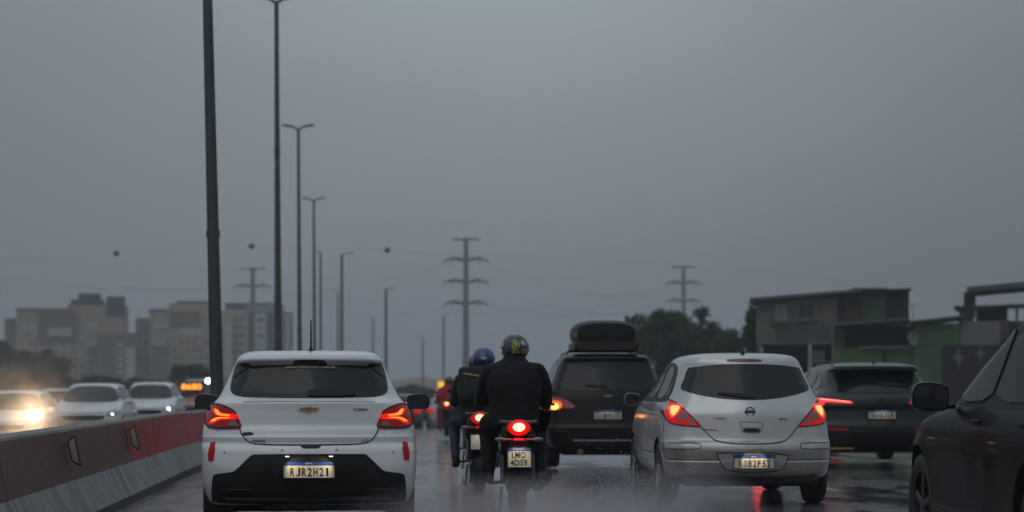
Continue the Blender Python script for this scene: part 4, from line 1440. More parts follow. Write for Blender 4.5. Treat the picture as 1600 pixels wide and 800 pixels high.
def motorcycle(loc, rz, label, group, plate_txt=None, paint=None, scooter=False, sc=1.0, box_=None):
    root = empty('motorcycle', loc, rz, label, 'motorcycle', group)
    root.scale = (sc,) * 3
    pm = paint or mat('bike_black', (.012, .010, .010), .35, coat=.5, nscale=8)
    # wheels
    for nm, y, r_, wd in (('rear_wheel', .30, .305, .125), ('front_wheel', 1.62, .305, .10)):
        bm = NB()
        h = wd / 2
        lathe(bm, [(r_ - .065, -h * .7), (r_ - .04, -h), (r_ - .018, -h * .8), (r_ - .004, -h * .35), (r_, 0), (r_ - .004, h * .35), (r_ - .018, h * .8), (r_ - .04, h), (r_ - .065, h * .7)], 'x', 40, closed=True)
        o_ = obj(nm, bm, M_RUB, root)
        o_.location = (0, y, r_)
        bm = NB()
        lathe(bm, [(r_ - .062, -h * .75), (r_ - .085, -h * .6), (r_ - .085, h * .6), (r_ - .062, h * .75)], 'x', 40, closed=True)
        for k in range(5):
            a = 2 * PI * k / 5
            vv = box(bm, (0, 0, 0), (.022, .035, r_ - .08))
            xf(bm, vv, Matrix.Rotation(a, 4, 'X') @ Matrix.Translation((0, 0, (r_ - .08) / 2)))
        lathe(bm, [(.0001, -.06), (.05, -.055), (.05, .055), (.0001, .06)], 'x', 20)
        obj('rim', bm, M_RIMD, o_)
    # swing arm, shocks, frame, engine
    bm = NB()
    for s_ in (-1, 1):
        tube(bm, [(s_ * .085, .30, .305), (s_ * .08, .85, .36)], .020)
        tube(bm, [(s_ * .125, .36, .35), (s_ * .12, .58, .74)], .016)
        tube(bm, [(s_ * .125, .37, .38), (s_ * .12, .50, .60)], .028)
    obj('swing_arm', bm, M_RIMD, root)
    bm = NB()
    tube(bm, [(0, .82, .36), (0, 1.15, .34), (0, 1.28, .60), (0, 1.32, .92)], .026)
    for s_ in (-1, 1): tube(bm, [(s_ * .10, .22, .76), (s_ * .11, .70, .72), (s_ * .06, 1.28, .86)], .018)
    box(bm, (0, 1.0, .42), (.26, .36, .22), bev=.05)
    box(bm, (0, 1.12, .60), (.16, .16, .22), rot=(R(-20), 0, 0), bev=.03)
    obj('engine', bm, mat('engine_dark', (.03, .03, .032), .45, .6, nscale=20), root)
    # tail: seat, side panels, grab rail, mudguard
    bm = NB()
    secs = [(.16, .075, .80, .845), (.26, .115, .77, .86), (.50, .135, .74, .855), (.75, .14, .72, .82), (.98, .11, .72, .83)]
    rg = []
    for (y, hw, z0, z1) in secs:
        rg.append([bm.verts.new((hw * math.copysign(abs(math.cos(a)) ** .6, math.cos(a)), y, (z0 + z1) / 2 + (z1 - z0) / 2 * math.copysign(abs(math.sin(a)) ** .6, math.sin(a)))) for a in [2 * PI * i / 20 for i in range(20)]])
    for a, b in zip(rg, rg[1:]):
        for i in range(20): bm.faces.new((a[i], a[(i + 1) % 20], b[(i + 1) % 20], b[i]))
    bm.faces.new(rg[0]); bm.faces.new(rg[-1])
    obj('seat', bm, mat('seat_vinyl', (.015, .014, .014), .5, nscale=25, bump=.2), root)
    for s_ in (-1, 1):
        bm = NB()
        prism(bm, chaikin([(.14, .80), (.20, .70), (.50, .60), (.86, .50), (.98, .62), (.95, .76)], 2), s_ * .085, s_ * .15, 'yz')
        obj('side_panel', bm, pm, root)
    bm = NB()
    ell(bm, (0, 1.12, .90), (.15, .25, .13), 24, 16)
    obj('fuel_tank', bm, pm, root)
    bm = NB()
    tube(bm, [(-.12, .50, .86), (-.15, .20, .89), (-.11, .06, .885), (.11, .06, .885), (.15, .20, .89), (.12, .50, .86)], .012)
    obj('grab_rail', bm, mat('rail_grey', (.16, .16, .165), .35, .7, nscale=20), root)
    bm = NB()
    prof = []
    pts_i = []
    for k in range(10):
        a = R(200 - 14 * k)
        pts_i.append((.30 + .34 * math.cos(a) * -1 * -1, .305 + .34 * math.sin(a)))
    prev = None
    for (y, z) in [(.02, .40), (.0, .50), (.02, .62), (.10, .72), (.22, .74)]:
        row = [bm.verts.new((x, y, z + dz)) for x, dz in ((-.085, -.015), (-.07, 0), (.07, 0), (.085, -.015))]
        if prev:
            for i in range(3): bm.faces.new((prev[i], prev[i + 1], row[i + 1], row[i]))
        prev = row
    r2 = bmesh.ops.solidify(bm, geom=bm.faces[:], thickness=.006)
    obj('rear_mudguard', bm, M_BLKP, root)
    bm = NB()
    box(bm, (0, .015, .30), (.13, .008, .22), bev=.003)
    obj('mud_flap', bm, M_BLKP, root)
    # tail lamp
    bm = NB()
    ell(bm, (0, 0, 0), (.098, .05, .070), 28, 16)
    lamp = obj('tail_lamp', bm, M_BIKER, root, smooth=60)
    lamp.location = (0, .075, .835)
    bm = NB()
    ell(bm, (0, -.036, .004), (.054, .026, .038), 24, 14)
    obj('lamp_bulb', bm, M_BIKEL, lamp, smooth=60)
    bm = NB()
    box(bm, (0, .055, .735), (.10, .02, .022), bev=.008)
    obj('reflector', bm, mat('bike_reflector', (.4, .01, .01), .2, coat=.6, emis=(1, .01, .01), es=.4), root)  # glow put into the reflector's red, though it is no lamp
    for s_ in (-1, 1):
        bm = NB()
        tube(bm, [(s_ * .06, .07, .735), (s_ * .12, .06, .735)], .010)
        ell(bm, (s_ * .155, .055, .735), (.050, .026, .021), 16, 10)
        obj('turn_signal', bm, mat('signal_clear', (.20, .17, .15), .2, coat=.6, nscale=30), root)
        bm = NB()
        tube(bm, [(s_ * .20, 1.28, 1.02), (s_ * .24, 1.26, 1.08), (s_ * .28, 1.26, 1.12)], .007)
        ell(bm, (s_ * .30, 1.255, 1.13), (.055, .018, .034), 16, 10)
        obj('mirror', bm, M_BLKG, root)
        bm = NB()
        tube(bm, [(s_ * .06, .95, .34), (s_ * .24, .90, .325)], .014)
        obj('foot_peg', bm, M_RIMD, root)
        bm = NB()
        tube(bm, [(s_ * .08, 1.62, .305), (s_ * .085, 1.36, .98)], .024)
        obj('fork_leg', bm, M_RIMD, root)
    bm = NB()
    tube(bm, [(-.36, 1.25, 1.02), (-.20, 1.30, 1.03), (-.08, 1.36, .99), (.08, 1.36, .99), (.20, 1.30, 1.03), (.36, 1.25, 1.02)], .014)
    obj('handlebar', bm, M_RIMD, root)
    bm = NB()
    ell(bm, (0, 1.47, .93), (.09, .09, .10))
    obj('headlamp', bm, pm, root)
    bm = NB()
    tube(bm, [(.14, 1.0, .30), (.17, .75, .28), (.205, .55, .33), (.225, .10, .42)], [.022, .026, .05, .058], 18)
    ex = obj('exhaust', bm, mat('muffler_dark', (.035, .033, .035), .4, .7, nscale=20), root)
    bm = NB()
    lathe(bm, [(.0001, -.002), (.034, -.003), (.040, .0), (.0001, .002)], 'y', 20)
    o_ = obj('muffler_tip', bm, mat('muffler_tip', (.07, .065, .065), .35, .8, nscale=30), ex)
    o_.location = (.2258, .094, .4211)
    bm = NB()
    tube(bm, [(-.13, .80, .30), (-.15, .74, .06)], .012)
    obj('side_stand', bm, M_RIMD, root)
    if plate_txt:
        glow_light(root, (0, .00, .83), (R(75), 0, 0), .55, (1, .03, .02), .10)
        plate(root, (.003, -.012, .585), '', moto=plate_txt, tilt=R(-8))
        plate_lamps(root, 0, -.01, .70, .035, .09, .15, False)
    return root


def leather(name, c): return mat(name, c, .6, nscale=9, ncol=tuple(x * 2.2 for x in c), nfac=.6, bump=.8, bscale=16, spec=.18)


J_BLK = leather('jacket_black', (.0065, .006, .0075))
P_BLK = leather('trousers_black', (.007, .007, .008))
BOOT = leather('boot_black', (.008, .008, .008))
BG, RG = 'motorcycles riding between the lanes', 'riders on the motorcycles'

# A: nearest, number plate LMO 4D59
locA, rzA = P(811, 0, 17.3), R(1.5)
locA.z = 0
motorcycle(locA, rzA, 'nearest motorcycle with number plate LMO 4D59 and glowing oval tail lamp', BG, plate_txt=('LMO', '4D59'))
rA, VA = rider(locA, rzA, 'rider in a broad black jacket, dark helmet with a yellow patterned panel', J_BLK, P_BLK, BOOT, RG, seat=(-.02, .70, .86), lean=.10, shoulder=.225, bulk=1.16, kneeout=.225, footx=.22, leg=1.15)
M_HELM = mat('helmet_black', (.012, .014, .014), .22, coat=.8, nscale=9, drops=.3)
VIS = mat('visor_smoke', (.01, .01, .012), .05, coat=1)
hA = helmet(rA, (VA['head1'][0][0] + .008, VA['head1'][0][1], 1.520), M_HELM, VIS, 1.0)
yl = mat('helmet_yellow', (.34, .33, .04), .35, coat=.6)
# mottled yellow panel: blotches of black print
t = yl.node_tree
b_ = t.nodes['Principled BSDF']
tc_ = t.nodes.new('ShaderNodeTexCoord'); n_ = t.nodes.new('ShaderNodeTexNoise'); r_ = t.nodes.new('ShaderNodeValToRGB')
n_.inputs['Scale'].default_value = 42; n_.inputs['Detail'].default_value = 1.5
r_.color_ramp.elements[0].position = .46; r_.color_ramp.elements[0].color = (.05, .05, .01, 1)
r_.color_ramp.elements[1].position = .54; r_.color_ramp.elements[1].color = (.40, .38, .05, 1)
t.links.new(tc_.outputs['Object'], n_.inputs['Vector']); t.links.new(n_.outputs['Fac'], r_.inputs[0]); t.links.new(r_.outputs[0], b_.inputs['Base Color'])


def shell_patch(parent, pts, m, name, off=.002):
    """decal following the helmet shell, outline seen from behind"""
    me_ = parent.data
    k = NB(); k.from_mesh(me_); bv = BVHTree.FromBMesh(k); k.free()
    bm = proj(bv, pts, 'rear', off=off, thick=.001, rnd=0, step=.012)
    return obj(name, bm, m, parent, smooth=60)


shell_patch(hA, [(-.030, .070), (.036, .072), (.038, -.045), (-.032, -.045)], yl, 'yellow_panel')
hw = mat('helmet_white', (.45, .44, .46), .3, coat=.6, nscale=25, ncol=(.25, .25, .27))
shell_patch(hA, chaikin([(.048, .070), (.075, .068), (.098, .030), (.085, .025), (.050, .030)], 1), hw, 'white_patch')
shell_patch(hA, chaikin([(.048, -.008), (.100, -.002), (.104, -.030), (.080, -.048), (.048, -.048)], 1), mat('helmet_olive', (.22, .23, .18), .3, coat=.6, nscale=25), 'pale_patch')
shell_patch(hA, chaikin([(-.118, .040), (-.100, .055), (-.098, .025), (-.116, .012)], 1), hw, 'white_patch')
for i_ in range(1):
    pts_ = [(-.045, .105), (-.050, .08), (-.058, .045), (-.068, .005), (-.082, -.035), (-.098, -.062)]
    poly = [(x - .0025, z) for x, z in pts_] + [(x + .0025, z) for x, z in pts_[::-1]]
    shell_patch(hA, poly, mat('helmet_line', (.16, .17, .17), .4), 'pale_line')

# B: blue helmet, jeans
locB = P(750, 0, 22.3); locB.z = 0
bB = motorcycle(locB, R(1.8), 'second motorcycle with a red tail lamp, its rider in jeans and blue helmet', BG, sc=1.0)
jeans = leather('jeans_blue', (.026, .038, .066))
J2 = leather('jacket_dark_green', (.009, .010, .010))
bm = NB()
box(bm, (0, -.010, .575), (.20, .006, .16), rot=(R(-8), 0, 0), bev=.002)
obj('number_plate', bm, M_PLATE, bB)
plate_lamps(bB, 0, -.01, .68, .035, .03, .1, False)
rB, VB = rider(locB, R(2.2), 'rider in a blue helmet, dark jacket and blue jeans', J2, jeans, BOOT, RG, seat=(0.0, .66, .80), lean=.14, shoulder=.20, bulk=1.05, kneeout=.27, footx=.25)
hB = helmet(rB, (VB['head1'][0][0] + .060, VB['head1'][0][1], 1.49), mat('helmet_blue', (.015, .045, .20), .3, coat=.6, nscale=10, drops=.3), VIS, 1.02)
shell_patch(hB, chaikin([(-.045, .015), (-.02, .028), (.02, .024), (.035, .01), (.022, -.008), (-.02, -.006)], 1), hw, 'white_patch')
bm = NB()
box(bm, (0, 0, 0), (.30, .14, .40), bev=.05, seg=3)
box(bm, (0, -.08, -.06), (.22, .05, .20), bev=.02, seg=2)
bp_ = obj('backpack', bm, leather('pack_black', (.02, .021, .023)), None)
bp_.location = locB + Vector((-.10, .60, 1.20)); bp_.rotation_euler = (R(-8), 0, R(3))
tag(bp_, 'dark backpack with a lime stripe on the rider in the blue helmet', 'backpack')
bm = NB()
box(bm, (0, -.078, .10), (.20, .006, .020), rot=(0, R(10), 0), bev=.002)
obj('lime_stripe', bm, mat('lime', (.30, .36, .04), .5, nscale=30), bp_)
# C: another rider glimpsed past the blue helmet
locC = P(741, 0, 27.0); locC.z = 0
cB = copy_tree(bB)
cB.location = locC
cB['label'] = 'third motorcycle almost hidden ahead of the rider in the blue helmet'
rC = copy_tree(rB)
rC.location = locC
rC['label'] = 'rider in a black helmet almost hidden ahead of the blue helmet'
for ch in rC.children:
    if ch.name.startswith('helmet'):
        ch.data = ch.data.copy()
        ch.data.materials[0] = M_HELM
    if ch.name.startswith('body'):
        ch.data = ch.data.copy()
        ch.data.materials[1] = P_BLK
# D: far rider in red
locD = P(698, 0, 51.0); locD.z = -.10
dB = motorcycle(locD, R(2), 'distant motorcycle with bright tail lamp, its rider in red rain gear', BG, paint=mat('bike_red', (.22, .01, .01), .35, coat=.5, nscale=8), sc=.98)
bm = NB()
prism(bm, chaikin([(-.24, .78), (.24, .78), (.27, .55), (.22, .22), (-.22, .22), (-.27, .55)], 2), .10, .62)
obj('rear_fairing', bm, mat('bike_red', (.22, .01, .01)), dB)
red = leather('rain_suit_red', (.24, .012, .014))
rD, VD = rider(locD, R(2), 'distant rider in a red rain suit and dark helmet, in front of the yellow bus', red, red, BOOT, RG, seat=(0.02, .66, .70), lean=.18, shoulder=.17, bulk=1.12, kneeout=.2, footx=.2)
helmet(rD, (VD['head1'][0][0] + .04, VD['head1'][0][1], 1.38), M_HELM, VIS, 1.0)

# ================================================================== ONCOMING AND FAR CARS
def sedan(loc, rz, label, paint, group, h=1.47, w_=.87, lights=(.0, .0), name='oncoming_car', lit=None, grill=True, rearview=False, lampz=.70):
    root = empty(name, loc, rz, label, 'car', group)
    k = h / 1.47
    KN = [(0.22, 0.60, 0.30, 0.02, 0.10, 0.10, 4.0, 0.10, 0.2, 0.2),
          (0.23, 0.78, 0.14, 0.05, 0.18, 0.22, 4.22, 0.12, 0.3, 0.3),
          (0.36, 0.85, 0.03, 0.06, 0.24, 0.28, 4.32, 0.15, 0.35, 0.35),
          (0.55, 0.87, 0.00, 0.08, 0.26, 0.30, 4.36, 0.16, 0.38, 0.40),
          (0.68, 0.87, 0.03, 0.08, 0.26, 0.30, 4.33, 0.18, 0.40, 0.45),
          (0.78, 0.865, 0.06, 0.08, 0.26, 0.30, 4.22, 0.20, 0.42, 0.5),
          (0.86, 0.855, 0.08, 0.08, 0.25, 0.30, 3.95, 0.20, 0.40, 0.5),
          (0.93, 0.835, 0.10, 0.08, 0.25, 0.30, 3.55, 0.16, 0.34, 0.4),
          (0.99, 0.80, 0.14, 0.08, 0.24, 0.30, 3.22, 0.12, 0.26, 0.30),
          (1.08, 0.745, 0.24, 0.08, 0.22, 0.30, 3.02, 0.10, 0.20, 0.26),
          (1.25, 0.665, 0.42, 0.08, 0.20, 0.30, 2.68, 0.09, 0.16, 0.22),
          (1.38, 0.605, 0.60, 0.07, 0.18, 0.28, 2.40, 0.08, 0.14, 0.20),
          (1.425, 0.565, 0.75, 0.05, 0.14, 0.24, 2.25, 0.08, 0.14, 0.20),
          (1.455, 0.48, 0.95, 0.05, 0.14, 0.22, 2.05, 0.08, 0.14, 0.20),
          (1.470, 0.2, 1.25, 0.03, 0.08, 0.10, 1.8, 0.03, 0.08, 0.10)]
    KN = [tuple([r[0] if r[0] < .9 else .9 + (r[0] - .9) * (h - .9) / .57, r[1] * w_ / .87] + list(r[2:])) for r in KN]
    f2 = lambda z: z if z < .9 else .9 + (z - .9) * (h - .9) / .57
    me_, bv = car_body(KN, 4, arches=((0.80, 0.31, 0.35), (3.45, 0.31, 0.35)), aw=w_)
    link('body', me_, [paint, M_UNDER], root)
    ww = w_ / .87
    obj('windscreen', proj(bv, [(x * ww, f2(z)) for x, z in [(-.72, .995), (-.66, 1.12), (-.545, 1.375), (0, 1.40), (.545, 1.375), (.66, 1.12), (.72, .995), (0, .985)]], 'front', off=.006, rnd=1, step=.07), M_GLASS2, root)
    obj('rear_window', proj(bv, [(x * ww, f2(z)) for x, z in [(-.62, 1.06), (-.52, 1.34), (.52, 1.34), (.62, 1.06)]], 'rear', off=.006, rnd=1, step=.07), M_GLASS, root)
    obj('grille', proj(bv, [(-.52, .62), (-.50, .68), (.50, .68), (.52, .62), (.42, .56), (-.42, .56)], 'front', off=.008, rnd=1, step=.05), M_BLKP, root)
    obj('air_intake', proj(bv, [(-.62, .30), (-.55, .46), (.55, .46), (.62, .30)], 'front', off=.008, rnd=1, step=.05), M_BLKP, root)
    obj('bonnet_gap', strip(bv, smline([(-.74, .86), (-.62, .74), (0, .72), (.62, .74), (.74, .86)], 1), .012, 'front'), M_SEAM, root)
    for s_ in (-1, 1):
        f_ = mir if s_ < 0 else (lambda p: p)
        hlm = obj('headlamp', proj(bv, f_([(.50, .70), (.60, .755), (.82, .80), (.85, .74), (.78, .64), (.56, .63)]), 'front', off=.010, rnd=1, step=.04), mat('headlamp_glass', (.30, .31, .32), .12, coat=1, nscale=30, ncol=(.08, .08, .09)), root)
        if lit and lit.get(s_):
            rr, mm = lit[s_]
            bm = NB()
            lathe(bm, [(.0001, .012), (rr * .7, .010), (rr, -.004)], 'y', 20)
            o_ = obj('headlamp_bulb', bm, mm, hlm)
            l_, n_, *_ = bv.ray_cast(Vector((s_ * .68, 9, lampz)), Vector((0, -1, 0)))
            o_.location = l_ + Vector((0, .02, 0))
        tl_ = obj('tail_lamp', proj(bv, f_([(.84, .98), (.6, .95), (.58, .82), (.84, .80)]), 'rear', off=.01, rnd=1, step=.05), M_LENSR if not rearview else M_BIKER, root)
        door_mirror(root, s_ * (w_ + .07), 2.85, 1.0, .19, .13, paint)
        sd = 'left' if s_ < 0 else 'right'
        obj('side_window', proj(bv, [(y, f2(z)) for y, z in [(.75, 1.02), (.95, 1.28), (1.3, 1.38), (2.2, 1.38), (2.5, 1.27), (2.95, 1.02)]], sd, off=.006, rnd=1, step=.08), M_GLASS, root)
        for y in (.8, 3.45): wheel(root, s_ * (w_ - .10), y, .31, .2, .2)
    base_under(root, w_, 4.3)
    return root


def front_at(px, d, z, rz, off=4.36):
    """origin of a car that faces the camera with its nose d metres away"""
    p = P(px, 0, d)
    return Vector((p.x + math.sin(-rz) * -off * 1.0, d + off * math.cos(rz - PI), z))


pw2 = mat('paint_white_wet', (0.62, 0.64, 0.66), 0.3, coat=0.8, nscale=3, ncol=(0.56, 0.58, 0.60), drops=.15)
OG = 'oncoming cars beyond the barrier'
def oncoming(px, d, z, yaw, label, **kw):
    rz = PI + yaw
    nose = P(px, 0, d)
    fwd = Vector((-math.sin(rz), math.cos(rz), 0))
    loc = Vector((nose.x, nose.y, z)) - fwd * 4.36
    return sedan(loc, rz, label, group=OG, **kw)


oncoming(129, 50, -.23, R(4), 'white oncoming saloon with dim headlamps, centre of the three white cars behind the barrier', paint=pw2, lit={-1: (.030, M_HLS), 1: (.035, M_HLS)})
oncoming(225, 60, -.22, R(4), 'white oncoming hatchback nearest the tall pole, behind the second reflector of the barrier', paint=pw2, lit={-1: (.045, M_HLW)}, h=1.50, w_=.86)
oncoming(0, 46, -.38, R(5), 'white oncoming car at the left edge with one dazzling headlamp', paint=pw2, lit={-1: (.125, M_HL)}, h=1.45, lampz=.84)
oncoming(78, 62, -.42, R(4), 'pale oncoming car half hidden behind the dazzling headlamp', paint=mat('paint_pale', (.5, .5, .5), .3, coat=.8, nscale=3), h=1.5)
# van with orange display
V9 = oncoming(304, 80, -.35, R(3), 'dark van with an orange lit display in its windscreen', paint=mat('paint_grey_van', (.10, .10, .105), .35, coat=.6, nscale=4), h=1.78, w_=.92)
V9['category'] = 'van'
V9.name = 'oncoming_van'
bm = NB()
box(bm, (0, 0, 0), (.92, .06, .34), bev=.02)
dsp = obj('display_panel', bm, M_BLKG, V9)
dsp.location = (.26, 2.95, 1.47)
dsp.rotation_euler = (R(0), 0, 0)
t_ = text_mesh('8680', width=.80, height=.24, depth=.004, bold=.02, face='front')
o_ = link('display_lettering', t_, mat('led_orange', (1, .4, .05), .4, emis=(1, .30, .03), es=2.2), dsp)
o_.location = (0, .045, 0)
bm = NB()
ell(bm, (-.38, 2.92, 1.70), (.10, .05, .10), 18, 12)
obj('marker_lamp', bm, M_HLW, V9)
# far queue to the right of the white hatchback
def faraway(px, d, z, label, paint, h=1.5):
    return sedan(Vector((P(px, 0, d).x, d, z)), R(2), label, paint, 'far cars queuing ahead', h=h, name='distant_car', rearview=True)
faraway(622, 75, -.66, 'dark distant car just right of the white door mirror', mat('paint_dark_far', (.03, .03, .034), .4, coat=.5, nscale=5), 1.52)
faraway(703, 76, -.66, 'silver distant car beside the rider in red', mat('paint_silver_far', (.35, .35, .36), .4, .3, coat=.5, nscale=5))
faraway(650, 110, -.9, 'dark distant car mostly hidden behind the white hatchback', mat('paint_dark_far', (.03, .03, .034)))
hc = faraway(1250, 38.5, -.04, 'dark saloon braking ahead, hidden behind the silver hatchback and the crossover', mat('paint_dark_far', (.03, .03, .034)), 1.38)
for ch in hc.children:
    if ch.name.startswith('tail_lamp'):
        ch.data.materials[0] = mat('brake_lit_strong', (.5, .004, .004), .3, spec=.2, emis=(1.0, .012, .008), es=6)
# yellow bus
def bus(loc, rz):
    root = empty('bus', loc, rz, 'yellow bus far ahead between the rider in red and the blue helmet', 'bus')
    bm = NB(); box(bm, (0, 5, 1.75), (2.5, 10, 2.9), bev=.15, seg=3)
    obj('body', bm, mat('bus_yellow', (.85, .36, .02), .4, coat=.4, nscale=3), root)
    bm = NB(); box(bm, (0, -.01, 2.25), (2.0, .06, .9), bev=.03)
    obj('rear_window', bm, M_GLASS, root)
    bm = NB(); box(bm, (-.86, -.05, 2.30), (.85, .05, 1.25), bev=.03)
    obj('lit_panel', bm, mat('panel_yellow_lit', (.9, .6, .05), .5, emis=(1, .58, .02), es=.85), root)
    bm = NB(); box(bm, (0, 0, .42), (2.4, .10, .25), bev=.04)
    obj('bumper', bm, M_BLKP, root)
    for s_ in (-1, 1):
        bm = NB(); box(bm, (s_ * 1.05, -.02, 1.0), (.18, .06, .4), bev=.02)
        obj('tail_lamp', bm, M_LENSR, root)
        for y in (2.2, 7.6): wheel(root, s_ * 1.1, y, .48, .26, .29)
    return root
bus(Vector((P(706, 0, 190).x, 190, -1.45)), R(2))

# ================================================================== SETTING
def zr(d):
    """the carriageway is level near the viewer and falls gently beyond 28 m"""
    pts = [(-40, 0), (28, 0), (45, -.12), (60, -.27), (100, -.62), (190, -1.55), (400, -3.4), (2500, -6)]
    for (a, za), (b, zb) in zip(pts, pts[1:]):
        if d <= b: return za + (zb - za) * (d - a) / (b - a)
    return -6


def sheet(name, xl, xr, ys, dz, m, nx=6, kind='structure'):
    bm = NB()
    prev = None
    for y in ys:
        a, b = xl(y), xr(y)
        row = [bm.verts.new((a + (b - a) * i / nx, y, zr(y) + dz(a + (b - a) * i / nx, y))) for i in range(nx + 1)]
        if prev:
            for i in range(nx): bm.faces.new((prev[i], prev[i + 1], row[i + 1], row[i]))
        prev = row
    o_ = obj(name, bm, m, None, smooth=60)
    tag(o_, kind=kind)
    return o_


YS = [-20, -5, 5, 12, 18, 22, 26, 30, 36, 42, 48, 54, 60, 70, 85, 100, 130, 160, 190, 250, 320, 400]
bx = lambda y: -2.45 - .067 * y if y < 70 else -7.14 - .067 * (y - 70)      # foot of the barrier


def wet_asphalt(name):
    m = bpy.data.materials.new(name)
    m.use_nodes = True
    t = m.node_tree
    b = t.nodes['Principled BSDF']
    tcn = t.nodes.new('ShaderNodeTexCoord')
    mp_ = t.nodes.new('ShaderNodeMapping')
    mp_.inputs['Scale'].default_value = (1, .28, 1)
    t.links.new(tcn.outputs['Object'], mp_.inputs[0])
    big = t.nodes.new('ShaderNodeTexNoise'); big.inputs['Scale'].default_value = 1.1; big.inputs['Detail'].default_value = 6
    big.inputs['Roughness'].default_value = .62
    t.links.new(mp_.outputs[0], big.inputs['Vector'])
    fine = t.nodes.new('ShaderNodeTexNoise'); fine.inputs['Scale'].default_value = 38; fine.inputs['Detail'].default_value = 4
    t.links.new(tcn.outputs['Object'], fine.inputs['Vector'])
    rg = t.nodes.new('ShaderNodeMapRange')
    rg.inputs['From Min'].default_value = .40; rg.inputs['From Max'].default_value = .60
    rg.inputs['To Min'].default_value = .07; rg.inputs['To Max'].default_value = .55
    t.links.new(big.outputs['Fac'], rg.inputs['Value'])
    t.links.new(rg.outputs[0], b.inputs['Roughness'])
    cr = t.nodes.new('ShaderNodeValToRGB')
    cr.color_ramp.elements[0].position = .3; cr.color_ramp.elements[0].color = (.035, .033, .037, 1)
    cr.color_ramp.elements[1].position = .7; cr.color_ramp.elements[1].color = (.13, .122, .130, 1)
    t.links.new(fine.outputs['Fac'], cr.inputs[0])
    t.links.new(cr.outputs[0], b.inputs['Base Color'])
    bs = t.nodes.new('ShaderNodeMapRange')
    bs.inputs['From Min'].default_value = .42; bs.inputs['From Max'].default_value = .58
    bs.inputs['To Min'].default_value = .02; bs.inputs['To Max'].default_value = .42
    t.links.new(big.outputs['Fac'], bs.inputs['Value'])
    bp = t.nodes.new('ShaderNodeBump'); bp.inputs['Distance'].default_value = .012
    t.links.new(bs.outputs[0], bp.inputs['Strength'])
    t.links.new(fine.outputs['Fac'], bp.inputs['Height'])
    t.links.new(bp.outputs[0], b.inputs['Normal'])
    b.inputs['Specular IOR Level'].default_value = .6
    b.inputs['Coat Weight'].default_value = .6
    b.inputs['Coat Roughness'].default_value = .10
    bp2 = t.nodes.new('ShaderNodeBump'); bp2.inputs['Distance'].default_value = .006; bp2.inputs['Strength'].default_value = .35
    rp = t.nodes.new('ShaderNodeTexNoise'); rp.inputs['Scale'].default_value = 9; rp.inputs['Detail'].default_value = 3
    t.links.new(tcn.outputs['Object'], rp.inputs['Vector'])
    t.links.new(rp.outputs['Fac'], bp2.inputs['Height'])
    t.links.new(bp2.outputs[0], b.inputs['Coat Normal'])
    return m


ASPH = wet_asphalt('wet_asphalt')
g_mat = mat('verge_earth', (.05, .055, .04), .8, nscale=.25, ncol=(.07, .06, .045), bump=.4, bscale=3)
sheet('ground', lambda y: -900, lambda y: 900, YS + [700, 1200, 1450], lambda x, y: -.45 - (0.3 if y > 100 else 0), g_mat, nx=10)
sheet('road', bx, lambda y: 11.5 - .037 * y, YS, lambda x, y: 0.0, ASPH, nx=10)
sheet('opposite_road', lambda y: bx(y) - 13.5, lambda y: bx(y) - .55, YS, lambda x, y: -.16 if y > 30 else -.16, ASPH, nx=8)
pv = mat('pavement_concrete', (.20, .195, .185), .55, nscale=2.5, ncol=(.13, .13, .12), bump=.3, bscale=20)
sheet('pavement', lambda y: 11.5 - .037 * y, lambda y: 15.5 - .037 * y, YS, lambda x, y: .13, pv, nx=3)
bm = NB()
prev = None
for y in YS:
    x = 11.5 - .037 * y
    row = [bm.verts.new((x - .003, y, zr(y) - .1)), bm.verts.new((x - .003, y, zr(y) + .134)), bm.verts.new((x + .15, y, zr(y) + .134))]
    if prev:
        for i in range(2): bm.faces.new((prev[i], prev[i + 1], row[i + 1], row[i]))
    prev = row
tag(obj('kerb', bm, mat('kerb_stone', (.24, .235, .22), .5, nscale=4), None), kind='structure')
# lane lines: worn white dashes
LW = mat('road_paint', (.34, .34, .33), .4, nscale=7, ncol=(.08, .08, .08), nfac=.9)
bm = NB()
for off in (3.55, 7.05):
    y = -4.0
    while y < 180:
        x = bx(y) + off + .6
        q = [bm.verts.new((bx(yy) + off + .6 + dx, yy, zr(yy) + .004)) for yy, dx in ((y, -.05), (y, .05), (y + 3, .05), (y + 3, -.05))]
        bm.faces.new(q)
        y += 9
tag(obj('road_markings', bm, LW, None, smooth=0), kind='structure')

